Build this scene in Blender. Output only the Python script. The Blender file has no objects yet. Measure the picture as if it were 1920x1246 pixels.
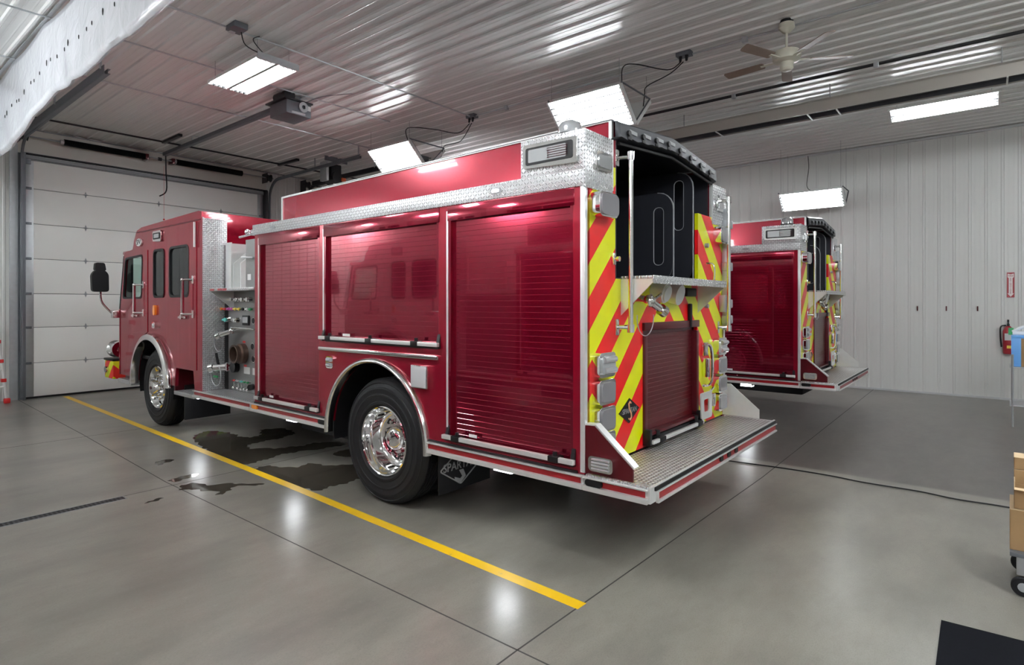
import bpy, bmesh, math, random
from mathutils import Vector, Matrix
from mathutils.geometry import tessellate_polygon
random.seed(4)
PI = math.pi
sc = bpy.context.scene
COL = sc.collection
# ---------------------------------------------------------------- camera, world, exposure
cam_d = bpy.data.cameras.new('camera'); cam = bpy.data.objects.new('camera', cam_d); COL.objects.link(cam)
YAW = math.radians(50.8)
cam.location = (0, 0, 1.7)
cam.rotation_euler = (PI/2, 0, -YAW)
cam_d.sensor_fit = 'HORIZONTAL'; cam_d.sensor_width = 36.0
cam_d.lens = 36.0*1090/1920
cam_d.shift_y = -(623-569)/1920
cam_d.clip_start = 0.05
sc.camera = cam
w = bpy.data.worlds.new('world'); sc.world = w; w.use_nodes = True
w.node_tree.nodes['Background'].inputs[0].default_value = (0.05, 0.055, 0.06, 1)
w.node_tree.nodes['Background'].inputs[1].default_value = 0.2
sc.view_settings.view_transform = 'Standard'
try: sc.view_settings.look = 'None'
except Exception: pass
sc.view_settings.gamma = 1.0
sc.view_settings.use_curve_mapping = False
sc.view_settings.exposure = 1.35
sc.cycles.max_bounces = 10; sc.cycles.diffuse_bounces = 5; sc.cycles.glossy_bounces = 5
sc.cycles.use_light_tree = True
sc.cycles.sample_clamp_indirect = 6.0
TUBE = 42.0          # emission of the fluorescent tubes

# ---------------------------------------------------------------- materials
class NT:
    def __init__(s, name):
        s.m = bpy.data.materials.new(name); s.m.use_nodes = True
        s.t = s.m.node_tree; s.b = s.t.nodes['Principled BSDF']
    def n(s, kind, **kw):
        x = s.t.nodes.new(kind)
        for k, v in kw.items(): setattr(x, k, v)
        return x
    def put(s, sock, v):
        if hasattr(v, 'links') or isinstance(v, bpy.types.NodeSocket): s.t.links.new(v, sock)
        else: sock.default_value = v
    def math(s, op, a, b=0.0, c=0.0):
        x = s.n('ShaderNodeMath', operation=op)
        s.put(x.inputs[0], a); s.put(x.inputs[1], b)
        if len(x.inputs) > 2: s.put(x.inputs[2], c)
        return x.outputs[0]
    def obj(s):
        tc = s.n('ShaderNodeTexCoord'); sp = s.n('ShaderNodeSeparateXYZ')
        s.t.links.new(tc.outputs['Object'], sp.inputs[0]); s.tc = tc
        return sp.outputs
    def noise(s, scale, detail=4, rough=0.55, vec=None, dist=0.0):
        x = s.n('ShaderNodeTexNoise'); x.inputs['Scale'].default_value = scale
        x.inputs['Detail'].default_value = detail; x.inputs['Roughness'].default_value = rough
        x.inputs['Distortion'].default_value = dist
        if vec is None:
            tc = s.n('ShaderNodeTexCoord'); vec = tc.outputs['Object']
        s.t.links.new(vec, x.inputs['Vector'])
        return x.outputs['Fac']
    def mix(s, f, a, b):
        x = s.n('ShaderNodeMix', data_type='RGBA')
        s.put(x.inputs[0], f); s.put(x.inputs[6], a); s.put(x.inputs[7], b)
        return x.outputs[2]
    def ramp(s, f, stops):
        x = s.n('ShaderNodeValToRGB'); e = x.color_ramp.elements
        e[0].position, e[0].color = stops[0][0], stops[0][1]
        e[1].position, e[1].color = stops[1][0], stops[1][1]
        for p, c in stops[2:]:
            k = e.new(p); k.color = c
        s.put(x.inputs[0], f); return x.outputs[0]
    def maprange(s, v, a, b, c=0.0, d=1.0):
        x = s.n('ShaderNodeMapRange'); s.put(x.inputs[0], v)
        for i, q in enumerate((a, b, c, d)): x.inputs[i+1].default_value = q
        return x.outputs[0]
    def bump(s, h, strength=0.5, dist=0.002):
        x = s.n('ShaderNodeBump'); x.inputs['Strength'].default_value = strength
        x.inputs['Distance'].default_value = dist
        s.put(x.inputs['Height'], h); s.t.links.new(x.outputs[0], s.b.inputs['Normal'])

def c4(c): return (c[0], c[1], c[2], 1)
def mat(name, col, rough=0.5, metal=0.0, coat=0.0, coat_rough=0.04, spec=0.5, var=0.0, vs=3.0):
    k = NT(name); b = k.b
    b.inputs['Base Color'].default_value = c4(col)
    b.inputs['Roughness'].default_value = rough; b.inputs['Metallic'].default_value = metal
    b.inputs['Coat Weight'].default_value = coat; b.inputs['Coat Roughness'].default_value = coat_rough
    b.inputs['Specular IOR Level'].default_value = spec
    if var:
        f = k.noise(vs)
        k.put(b.inputs['Base Color'], k.mix(f, c4([x*(1-var) for x in col]), c4([min(1, x*(1+var)) for x in col])))
    return k.m
def diamond(name, ax, s=0.025, col=(0.78, 0.79, 0.8), rough=0.2):
    k = NT(name); o = k.obj(); a, b = o[ax[0]], o[ax[1]]
    u = k.math('DIVIDE', a, s); v = k.math('DIVIDE', b, s)
    cu = k.math('FLOOR', u); cv = k.math('FLOOR', v)
    fu = k.math('SUBTRACT', k.math('SUBTRACT', u, cu), 0.5); fv = k.math('SUBTRACT', k.math('SUBTRACT', v, cv), 0.5)
    par = k.math('FLOORED_MODULO', k.math('ADD', cu, cv), 2.0)
    sg = k.math('SUBTRACT', 1.0, k.math('MULTIPLY', par, 2.0))
    p = k.math('MULTIPLY', k.math('ADD', fu, k.math('MULTIPLY', sg, fv)), 0.7071/0.56)
    q = k.math('MULTIPLY', k.math('SUBTRACT', fv, k.math('MULTIPLY', sg, fu)), 0.7071/0.2)
    d = k.math('SUBTRACT', 1.0, k.math('ADD', k.math('MULTIPLY', p, p), k.math('MULTIPLY', q, q)))
    h = k.math('MAXIMUM', d, 0.0)
    lug = k.maprange(h, 0.0, 0.25)
    k.put(k.b.inputs['Base Color'], k.mix(lug, c4([x*0.72 for x in col]), c4([min(1, x*1.18) for x in col]))); k.b.inputs['Metallic'].default_value = 0.72  # reflection contrast put into the colour: lugs lighter, ground darker
    k.put(k.b.inputs['Roughness'], k.maprange(lug, 0.0, 1.0, 0.34, 0.16))
    k.bump(h, 1.0, 0.005)
    return k.m

RED = (0.30, 0.0035, 0.021)
M = {}
def bm_mats():
    M['red'] = mat('red_paint', (0.29, 0.004, 0.021), 0.2, 0.45, coat=0.5, coat_rough=0.03)
    M['shutter'] = mat('red_shutter_paint', (0.25, 0.005, 0.025), 0.12, 0.7, coat=0.8, coat_rough=0.02)
    M['darkred'] = mat('maroon_paint', (0.085, 0.003, 0.007), 0.3, 0.25, coat=0.15)
    M['alu'] = mat('brushed_aluminium', (0.80, 0.81, 0.80), 0.32, 0.5, var=0.05, vs=20)
    M['chrome'] = mat('chrome', (0.86, 0.86, 0.86), 0.06, 1.0)
    M['polished'] = mat('polished_aluminium', (0.84, 0.84, 0.83), 0.12, 1.0)
    M['satin'] = mat('satin_steel_panel', (0.27, 0.27, 0.265), 0.38, 0.7, var=0.06, vs=12)
    M['grey'] = mat('grey_paint', (0.3, 0.31, 0.32), 0.5)
    M['darksteel'] = mat('dark_galvanised_steel', (0.16, 0.17, 0.19), 0.45, 0.6, var=0.15, vs=8)
    M['galv'] = mat('galvanised_steel', (0.5, 0.52, 0.54), 0.4, 0.8, var=0.12, vs=15)
    M['white'] = mat('white_plastic', (0.72, 0.73, 0.72), 0.35)
    M['lightgrey'] = mat('light_grey_plastic', (0.55, 0.56, 0.57), 0.35, spec=0.5)
    M['black'] = mat('black_plastic', (0.007, 0.007, 0.008), 0.45, spec=0.35)
    M['blackmetal'] = mat('black_metal', (0.02, 0.02, 0.023), 0.35, 0.3)
    M['liner'] = mat('black_liner', (0.018, 0.019, 0.026), 0.45, var=0.25, vs=2)
    M['vinyl'] = mat('black_vinyl', (0.04, 0.042, 0.05), 0.42, var=0.2, vs=9)
    M['rubber'] = mat('tyre_rubber', (0.009, 0.009, 0.0105), 0.6, spec=0.3, var=0.2, vs=6)
    M['chassis'] = mat('chassis_black', (0.005, 0.005, 0.006), 0.6, spec=0.25)
    M['amber'] = mat('amber_lens', (0.9, 0.28, 0.02), 0.15, coat=1)
    M['redtape'] = mat('red_reflective_tape', (0.30, 0.006, 0.012), 0.35, coat=0.3)
    M['lens'] = mat('clear_ribbed_lens', (0.6, 0.62, 0.64), 0.08, 0.6, coat=1)
    M['lensgrey'] = mat('grey_lens', (0.24, 0.235, 0.25), 0.15, 0.1, coat=1)
    M['orange'] = mat('orange_plastic', (0.75, 0.16, 0.05), 0.4)
    M['green'] = mat('green_plastic', (0.03, 0.35, 0.12), 0.4)
    M['teal'] = mat('teal_plastic', (0.1, 0.5, 0.45), 0.4)
    M['magenta'] = mat('magenta_plastic', (0.55, 0.06, 0.35), 0.4)
    M['yellowp'] = mat('yellow_plastic', (0.8, 0.6, 0.08), 0.4)
    M['redp'] = mat('red_plastic', (0.55, 0.02, 0.02), 0.35)
    M['brownsteel'] = mat('bronze_fitting', (0.14, 0.09, 0.07), 0.35, 0.8)
    M['decalgrey'] = mat('grey_print', (0.25, 0.25, 0.25), 0.6)
    M['gold'] = mat('copper_print', (0.75, 0.35, 0.2), 0.4)
    M['cream'] = mat('cream_enamel', (0.62, 0.6, 0.5), 0.35)
    M['wood'] = mat('brown_laminate', (0.27, 0.20, 0.16), 0.45, var=0.3, vs=5)
    M['blue'] = mat('blue_tape', (0.12, 0.35, 0.75), 0.45)
    M['card'] = mat('brown_cardboard', (0.30, 0.185, 0.085), 0.8, var=0.12, vs=9)
    M['cardin'] = mat('pale_cardboard', (0.62, 0.46, 0.28), 0.8, var=0.1, vs=9)
    M['film'] = mat('clear_wrap', (0.8, 0.82, 0.83), 0.15)
    M['dt_side'] = diamond('tread_plate_side', (1, 2))
    M['dt_rear'] = diamond('tread_plate_rear', (0, 2))
    M['dt_top'] = diamond('tread_plate_top', (0, 1))
    # glass
    k = NT('dark_tinted_glass'); k.b.inputs['Base Color'].default_value = (0.01, 0.012, 0.013, 1)
    k.b.inputs['Roughness'].default_value = 0.02; k.b.inputs['Specular IOR Level'].default_value = 0.35; M['tint'] = k.m
    k = NT('clear_green_glass'); k.b.inputs['Base Color'].default_value = (0.78, 0.93, 0.88, 1)
    k.b.inputs['Transmission Weight'].default_value = 1; k.b.inputs['Roughness'].default_value = 0.0
    k.b.inputs['IOR'].default_value = 1.02; k.b.inputs['Coat Weight'].default_value = 0.4; M['glass'] = k.m
    # lit things
    k = NT('fluorescent_tube'); k.b.inputs['Emission Color'].default_value = (0.93, 0.97, 1.0, 1)
    k.b.inputs['Emission Strength'].default_value = TUBE; M['tube'] = k.m
    k = NT('led_tube'); k.b.inputs['Emission Color'].default_value = (0.93, 0.97, 1.0, 1)
    k.b.inputs['Emission Strength'].default_value = TUBE*0.45; M['ledtube'] = k.m
    k = NT('lit_ground_lamp'); k.b.inputs['Emission Color'].default_value = (0.92, 0.96, 1.0, 1)
    k.b.inputs['Emission Strength'].default_value = 12; M['lamp'] = k.m
    # chevrons: red and lime stripes meeting in a peak at the middle of the rear wall
    k = NT('chevron_stripes'); o = k.obj()
    v = k.math('ADD', o[2], k.math('ABSOLUTE', k.math('SUBTRACT', o[0], 1.255)))
    f = k.math('FRACT', k.math('DIVIDE', k.math('SUBTRACT', v, 1.648-4.31), 0.431))
    y = k.math('LESS_THAN', f, 0.5)
    k.put(k.b.inputs['Base Color'], k.mix(y, (0.72, 0.006, 0.008, 1), (0.74, 0.78, 0.0, 1)))
    k.b.inputs['Roughness'].default_value = 0.32; k.b.inputs['Coat Weight'].default_value = 0.15
    M['chev'] = k.m
    k = NT('bumper_chevron'); o = k.obj()
    f = k.math('FRACT', k.math('DIVIDE', k.math('ADD', o[2], k.math('ADD', o[0], o[1])), 0.36))
    k.put(k.b.inputs['Base Color'], k.mix(k.math('LESS_THAN', f, 0.5), (0.62, 0.02, 0.014, 1), (0.66, 0.72, 0.0, 1)))
    k.b.inputs['Roughness'].default_value = 0.35; M['chev2'] = k.m
    # tailboard: rows of raised punched grip cells
    k = NT('grip_deck'); o = k.obj()
    cu = k.math('SUBTRACT', k.math('FRACT', k.math('DIVIDE', o[0], 0.034)), 0.5)
    cv = k.math('SUBTRACT', k.math('FRACT', k.math('DIVIDE', o[1], 0.03)), 0.5)
    d = k.math('SQRT', k.math('ADD', k.math('MULTIPLY', cu, cu), k.math('MULTIPLY', cv, cv)))
    hole = k.math('LESS_THAN', d, 0.30)
    k.put(k.b.inputs['Base Color'], k.mix(hole, (0.30, 0.28, 0.27, 1), (0.88, 0.88, 0.86, 1)))
    k.b.inputs['Metallic'].default_value = 0.45; k.b.inputs['Roughness'].default_value = 0.3
    k.bump(k.math('SUBTRACT', 1.0, k.maprange(d, 0.2, 0.42)), 0.9, 0.005)
    M['deck'] = k.m
    # perforated siren grille / printed panel are plain metals
    # building
    k = NT('painted_steel_wall'); f = k.noise(0.8, 5); g = k.noise(30, 3)
    k.put(k.b.inputs['Base Color'], k.mix(f, (0.62, 0.625, 0.605, 1), (0.69, 0.695, 0.675, 1)))
    k.b.inputs['Roughness'].default_value = 0.38; M['wall'] = k.m
    k = NT('painted_steel_ceiling'); f = k.noise(0.5, 5)
    k.put(k.b.inputs['Base Color'], k.mix(f, (0.76, 0.76, 0.74, 1), (0.84, 0.84, 0.82, 1)))
    k.b.inputs['Roughness'].default_value = 0.24; k.b.inputs['Specular IOR Level'].default_value = 0.7
    M['ceil'] = k.m
    k = NT('garage_door_panel'); f = k.noise(1.3, 5); g = k.noise(120, 2)
    k.put(k.b.inputs['Base Color'], k.mix(f, (0.80, 0.79, 0.76, 1), (0.86, 0.855, 0.825, 1)))
    k.b.inputs['Roughness'].default_value = 0.42; k.bump(g, 0.15, 0.001); M['gdoor'] = k.m
    M['header'] = mat('header_board', (0.6, 0.58, 0.53), 0.5, var=0.06, vs=2)
    M['tan'] = mat('aluminised_reflector', (0.45, 0.42, 0.38), 0.35, 0.5)
    k = NT('plastic_sheet'); f = k.noise(1.6, 4, dist=0.6)
    k.put(k.b.inputs['Base Color'], k.mix(f, (0.60, 0.62, 0.66, 1), (0.72, 0.735, 0.77, 1)))
    k.b.inputs['Roughness'].default_value = 0.22; k.b.inputs['Coat Weight'].default_value = 0.5
    k.b.inputs['Subsurface Weight'].default_value = 0.0
    k.bump(k.noise(5, 3, dist=1.2), 0.35, 0.03); M['sheet'] = k.m
    # floor: sealed concrete, darker beyond an edge to the right, easing off farther right
    k = NT('sealed_concrete'); o = k.obj()
    mp = k.n('ShaderNodeMapping'); k.t.links.new(k.tc.outputs['Object'], mp.inputs[0])
    mp.inputs['Scale'].default_value = (1.0, 2.2, 1.0); mp.inputs['Rotation'].default_value = (0, 0, 0.12)
    n1 = k.noise(0.6, 6, 0.6, mp.outputs[0], 0.0); n2 = k.noise(2.6, 10, 0.7, mp.outputs[0], 0.15)
    n3 = k.noise(28, 4, 0.6); n4 = k.noise(0.9, 5, 0.55, mp.outputs[0])
    n5 = k.noise(75, 6, 0.7, mp.outputs[0]); n6 = k.noise(6.5, 8, 0.65, mp.outputs[0], 0.3)
    c = k.mix(k.maprange(n1, 0.3, 0.7), (0.165, 0.155, 0.132, 1), (0.25, 0.236, 0.2, 1))
    c = k.mix(k.maprange(n2, 0.3, 0.75, 0.0, 0.6), c, (0.265, 0.25, 0.215, 1))
    c = k.mix(k.maprange(n4, 0.42, 0.68, 0.0, 0.7), c, (0.125, 0.117, 0.102, 1))
    c = k.mix(k.maprange(n6, 0.5, 0.75, 0.0, 0.3), c, (0.13, 0.118, 0.105, 1))
    c = k.mix(k.maprange(n5, 0.48, 0.68, 0.0, 0.45), c, (0.105, 0.098, 0.085, 1))
    c = k.mix(k.maprange(n3, 0.6, 0.75, 0.0, 0.2), c, (0.30, 0.29, 0.26, 1))
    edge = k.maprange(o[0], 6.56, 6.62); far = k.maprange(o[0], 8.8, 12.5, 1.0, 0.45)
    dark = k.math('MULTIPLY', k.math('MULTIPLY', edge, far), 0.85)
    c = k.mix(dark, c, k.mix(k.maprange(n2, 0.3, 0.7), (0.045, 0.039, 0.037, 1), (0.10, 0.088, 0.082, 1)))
    k.put(k.b.inputs['Base Color'], c)
    k.b.inputs['Roughness'].default_value = 0.28
    k.b.inputs['Specular IOR Level'].default_value = 0.5
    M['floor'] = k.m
    M['joint'] = mat('dark_joint', (0.035, 0.032, 0.03), 0.6)
    k = NT('worn_yellow_paint'); f = k.noise(9, 8, 0.7)
    k.put(k.b.inputs['Base Color'], k.mix(k.maprange(f, 0.62, 0.72, 0, 0.7), (0.82, 0.5, 0.012, 1), (0.3, 0.26, 0.16, 1)))
    k.b.inputs['Roughness'].default_value = 0.4; M['yellow'] = k.m
    k = NT('wet_concrete'); f = k.noise(2.5, 5)
    k.put(k.b.inputs['Base Color'], k.mix(f, (0.04, 0.034, 0.026, 1), (0.075, 0.064, 0.05, 1)))
    k.b.inputs['Roughness'].default_value = 0.06; M['wet'] = k.m
    M['offtube'] = mat('unlit_tube', (0.75, 0.76, 0.78), 0.3)
    M['mat'] = mat('black_rubber_mat', (0.004, 0.0045, 0.007), 0.85, spec=0.1, var=0.3, vs=60)
    M['pink'] = mat('sign_white', (0.8, 0.74, 0.73), 0.4)
    M['signred'] = mat('sign_red', (0.33, 0.02, 0.03), 0.4)
bm_mats()

# ---------------------------------------------------------------- mesh helpers
AX = {'x': (0, 1, 2), 'y': (1, 0, 2), 'z': (2, 0, 1)}
def P3(ax, d, a, b):
    if ax == 'x': return Vector((d, a, b))
    if ax == 'y': return Vector((a, d, b))
    return Vector((a, b, d))
def rrect(a0, b0, a1, b1, r, n=5):
    out = []
    for cx, cy, s in ((a1-r, b1-r, 0), (a0+r, b1-r, 1), (a0+r, b0+r, 2), (a1-r, b0+r, 3)):
        for i in range(n+1):
            t = (s + i/n)*PI/2
            out.append((cx+r*math.cos(t), cy+r*math.sin(t)))
    return out
def rpoly(pts, r, n=5):
    out = []; N = len(pts)
    for i in range(N):
        p0, p, p1 = Vector(pts[i-1]), Vector(pts[i]), Vector(pts[(i+1) % N])
        a = (p0-p); b = (p1-p); q = min(r, a.length*0.45, b.length*0.45)
        A = p+a.normalized()*q; B = p+b.normalized()*q
        for j in range(n+1):
            t = j/n; v = A*(1-t)**2 + p*2*t*(1-t) + B*t*t
            out.append((v.x, v.y))
    return out
def circ(cx, cy, r, n=16, a0=0, a1=2*PI):
    return [(cx+r*math.cos(a0+(a1-a0)*i/n), cy+r*math.sin(a0+(a1-a0)*i/n)) for i in range(n if abs(a1-a0) > 6.28 else n+1)]

class MB:
    def __init__(s): s.b = bmesh.new()
    def merge(s, other, mi=0, mtx=None):
        vm = {}
        for v in other.verts: vm[v] = s.b.verts.new(mtx @ v.co if mtx else v.co)
        for f in other.faces:
            try:
                g = s.b.faces.new([vm[v] for v in f.verts]); g.material_index = mi if mi is not None else f.material_index
            except ValueError: pass
        other.free(); return s
    def box(s, x0, x1, y0, y1, z0, z1, bev=0.0, mi=0, mtx=None, seg=2):
        t = bmesh.new(); bmesh.ops.create_cube(t, size=1)
        for v in t.verts: v.co = Vector(((x0+x1)/2+v.co.x*(x1-x0), (y0+y1)/2+v.co.y*(y1-y0), (z0+z1)/2+v.co.z*(z1-z0)))
        if bev: bmesh.ops.bevel(t, geom=t.edges[:]+t.verts[:], offset=bev, segments=seg, affect='EDGES', profile=0.6)
        return s.merge(t, mi, mtx)
    def plate(s, ax, d0, d1, outer, holes=(), mi=0):
        loops = [outer]+list(holes)
        flat = [p for l in loops for p in l]
        tris = tessellate_polygon([[Vector((p[0], p[1], 0)) for p in l] for l in loops])
        t = bmesh.new()
        A = [t.verts.new(P3(ax, d0, *p)) for p in flat]; B = [t.verts.new(P3(ax, d1, *p)) for p in flat]
        for tr in tris:
            try: t.faces.new([A[i] for i in tr]); t.faces.new([B[i] for i in reversed(tr)])
            except ValueError: pass
        k = 0
        for l in loops:
            n = len(l)
            for i in range(n):
                j = (i+1) % n
                try: t.faces.new([A[k+i], A[k+j], B[k+j], B[k+i]])
                except ValueError: pass
            k += n
        return s.merge(t, mi)
    def cyl(s, p0, p1, r0, r1=None, n=16, mi=0, caps=True):
        if r1 is None: r1 = r0
        p0, p1 = Vector(p0), Vector(p1); d = (p1-p0).normalized()
        u = d.orthogonal().normalized(); v = d.cross(u)
        A = []; B = []
        for i in range(n):
            a = 2*PI*i/n; o = u*math.cos(a)+v*math.sin(a)
            A.append(s.b.verts.new(p0+o*r0)); B.append(s.b.verts.new(p1+o*r1))
        for i in range(n):
            f = s.b.faces.new([A[i], A[(i+1) % n], B[(i+1) % n], B[i]]); f.material_index = mi
        if caps:
            for l in (A[::-1], B):
                f = s.b.faces.new(l); f.material_index = mi
        return s
    def tube(s, pts, r, n=10, mi=0, closed=False):
        pts = [Vector(p) for p in pts]; rings = []; N = len(pts); prev = None
        for i, p in enumerate(pts):
            a = pts[i-1] if (i or closed) else p; b = pts[(i+1) % N] if (i < N-1 or closed) else p
            d = (b-a).normalized()
            u = d.orthogonal().normalized() if prev is None else (prev-d*prev.dot(d)).normalized()
            prev = u; v = d.cross(u)
            rings.append([s.b.verts.new(p+(u*math.cos(2*PI*k/n)+v*math.sin(2*PI*k/n))*r) for k in range(n)])
        for i in range(N if closed else N-1):
            A, B = rings[i], rings[(i+1) % N]
            for k in range(n):
                f = s.b.faces.new([A[k], A[(k+1) % n], B[(k+1) % n], B[k]]); f.material_index = mi
        if not closed:
            for l in (rings[0][::-1], rings[-1]):
                f = s.b.faces.new(l); f.material_index = mi
        return s
    def lathe(s, prof, c=(0, 0, 0), ax='x', n=48, mi=0, a0=0, a1=2*PI):
        # prof: list of (distance along axis, radius)
        full = abs(a1-a0) > 6.28; rings = []
        for d, r in prof:
            ring = []
            for i in range(n if full else n+1):
                a = a0+(a1-a0)*i/n
                p = P3(ax, d, r*math.cos(a), r*math.sin(a))
                ring.append(s.b.verts.new(Vector(c)+p))
            rings.append(ring)
        for A, B in zip(rings, rings[1:]):
            m = len(A)
            for i in range(m if full else m-1):
                try:
                    f = s.b.faces.new([A[i], A[(i+1) % m], B[(i+1) % m], B[i]]); f.material_index = mi
                except ValueError: pass
        return s
    def sph(s, c, rx, ry=None, rz=None, mi=0, n=14):
        ry = rx if ry is None else ry; rz = rx if rz is None else rz
        t = bmesh.new(); bmesh.ops.create_uvsphere(t, u_segments=n, v_segments=max(6, n//2), radius=1)
        for v in t.verts: v.co = Vector((c[0]+v.co.x*rx, c[1]+v.co.y*ry, c[2]+v.co.z*rz))
        return s.merge(t, mi)
    def bevmod(s): s.bm_ = True; return s
    def grid(s, rows, mi=0):
        V = [[s.b.verts.new(p) for p in r] for r in rows]
        for A, B in zip(V, V[1:]):
            for i in range(len(A)-1):
                f = s.b.faces.new([A[i], A[i+1], B[i+1], B[i]]); f.material_index = mi
        return s
    def xf(s, m):
        for v in s.b.verts: v.co = m @ v.co
        return s
    def build(s, name, mats, parent=None, smooth=35, label=None, recalc=True):
        if recalc: bmesh.ops.recalc_face_normals(s.b, faces=s.b.faces[:])
        me = bpy.data.meshes.new(name); s.b.to_mesh(me); s.b.free()
        for m in (mats if isinstance(mats, (list, tuple)) else [mats]): me.materials.append(M[m] if isinstance(m, str) else m)
        if smooth:
            for p in me.polygons: p.use_smooth = True
            me.set_sharp_from_angle(angle=math.radians(smooth))
        o = bpy.data.objects.new(name, me); COL.objects.link(o)
        if parent: o.parent = parent
        if label: o['label'] = label
        if getattr(s, 'bm_', False):
            q = o.modifiers.new('edge', 'BEVEL'); q.width = 0.007; q.segments = 2; q.limit_method = 'ANGLE'
        return o
def tag(o, label, cat, group=None, kind=None):
    if label: o['label'] = label
    if cat: o['category'] = cat
    if group: o['group'] = group
    if kind: o['kind'] = kind
    return o
def thing(name, label, cat, loc=(0, 0, 0), rz=0, group=None):
    o = bpy.data.objects.new(name, None); COL.objects.link(o); o.empty_display_size = 0.1
    o.location = loc; o.rotation_euler = (0, 0, rz)
    return tag(o, label, cat, group)
def copy_tree(o, parent=None):
    c = o.copy(); COL.objects.link(c); c.parent = parent
    for ch in list(o.children): copy_tree(ch, c)
    return c
def struct(o):
    o['kind'] = 'structure'; return o
def text_bm(txt, size, depth=0.001):
    cu = bpy.data.curves.new('t', 'FONT'); cu.body = txt; cu.size = size; cu.extrude = depth
    cu.align_x = 'CENTER'; cu.align_y = 'CENTER'; cu.resolution_u = 3; cu.offset = size*0.012
    ob = bpy.data.objects.new('t', cu); COL.objects.link(ob)
    dg = bpy.context.evaluated_depsgraph_get(); me = bpy.data.meshes.new_from_object(ob.evaluated_get(dg))
    b = bmesh.new(); b.from_mesh(me); bpy.data.objects.remove(ob); bpy.data.curves.remove(cu); bpy.data.meshes.remove(me)
    return b
def arc(c, r, a0, a1, n, plane='yz', d=0.0):
    out = []
    for i in range(n+1):
        a = a0+(a1-a0)*i/n; p, q = c[0]+r*math.cos(a), c[1]+r*math.sin(a)
        out.append({'yz': (d, p, q), 'xz': (p, d, q), 'xy': (p, q, d)}[plane])
    return out
def smooth_path(pts, n=6):
    pts = [Vector(p) for p in pts]; out = []
    for i in range(len(pts)-1):
        p0 = pts[max(i-1, 0)]; p1 = pts[i]; p2 = pts[i+1]; p3 = pts[min(i+2, len(pts)-1)]
        for j in range(n):
            t = j/n
            out.append(0.5*((2*p1)+(-p0+p2)*t+(2*p0-5*p1+4*p2-p3)*t*t+(-p0+3*p1-3*p2+p3)*t*t*t))
    out.append(pts[-1]); return out
# ================================================================ BUILDING
PITCH = 0.2286; RW = 0.034; CZ = 4.85
def corr_profile(L, h, off=0.0, minor=0.0035):
    pts = [(0, 0)]; k = int(math.ceil(L/PITCH))+1
    for i in range(k):
        c = off+i*PITCH
        for d, q in ((-RW, 0), (-RW*0.45, 1), (RW*0.45, 1), (RW, 0)): pts.append((c+d, q*h))
        if minor:
            for m in (0.076, 0.152):
                for d, q in ((-0.011, 0), (-0.004, 1), (0.004, 1), (0.011, 0)): pts.append((c+m+d, q*minor))
    return [p for p in pts if 0 <= p[0] <= L]+[(L, 0)]
def corr(name, mp, L, v0, v1, h, off=0.0, m='wall', minor=0.0035, slab=None):
    # mp(u, v, d) -> point; ribs run along v, stand out by d
    pr = corr_profile(L, h, off, minor); b = MB()
    b.grid([[mp(u, v0, d) for u, d in pr], [mp(u, v1, d) for u, d in pr]])
    if slab: b.box(*slab)
    return struct(b.build(name, m, smooth=None, recalc=False))
RW = 0.026
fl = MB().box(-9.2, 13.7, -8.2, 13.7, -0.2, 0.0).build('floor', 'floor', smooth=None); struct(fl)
corr('ceiling', lambda u, v, d: Vector((-9+u, v, CZ-d)), 22.6, -8, 13.5, 0.019, 0.14, 'ceil', 0.0025,
     (-9.2, 13.7, -8.2, 13.7, CZ+0.004, CZ+0.1))
corr('wall_right', lambda u, v, d: Vector((13.5-d, -8+u, v)), 21.4, 0.0, CZ, 0.011, 0.0, 'wall', 0.0013,
     (13.504, 13.7, -8.2, 13.7, 0, CZ))
corr('wall_left', lambda u, v, d: Vector((-7+d, -8+u, v)), 21.4, 0.0, CZ, 0.011, 0.0, 'wall', 0.0013,
     (-7.2, -7.004, -8.2, 13.7, 0, CZ))
corr('wall_back', lambda u, v, d: Vector((-9+u, -8+d, v)), 22.6, 0.0, CZ, 0.011, 0.0, 'wall', 0.0013,
     (-9.2, 13.7, -8.2, -8.004, 0, CZ))
# front wall: corrugated piers between the overhead doors, smooth boards over them
b = MB()
D1 = (2.53, 6.93); D2 = (7.98, 12.38); DH = 4.37
def fpier(x0, x1, z0, z1):
    pr = corr_profile(x1-x0, 0.012, 0.06, 0.0015)
    b.grid([[Vector((x0+u, 13.3-d, z0)) for u, d in pr], [Vector((x0+u, 13.3-d, z1)) for u, d in pr]])
    b.box(x0, x1, 13.304, 13.5, z0, z1)
fpier(-9, 2.44, 0, CZ); fpier(7.03, 7.90, 0, CZ); fpier(12.46, 13.5, 0, CZ)
struct(b.build('wall_front', 'wall', smooth=None, recalc=False))
b = MB(); b.box(2.44, 7.03, 13.29, 13.5, DH-0.02, CZ); struct(b.build('trim_1', 'header', smooth=None))
b = MB(); b.box(7.90, 12.46, 13.29, 13.5, DH-0.02, CZ); struct(b.build('trim_2', 'header', smooth=None))
b = MB()
b.box(-9, 13.5, 13.255, 13.3, CZ-0.035, CZ-0.02); struct(b.build('trim_3', 'grey', smooth=None))
b = MB(); b.box(13.45, 13.5, -8, 13.3, CZ-0.05, CZ-0.018); struct(b.build('trim_4', 'lightgrey', smooth=None))
b = MB(); b.box(13.46, 13.5, -8, 13.25, 0.0, 0.035); struct(b.build('baseboard_right', 'lightgrey', smooth=None))

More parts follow.
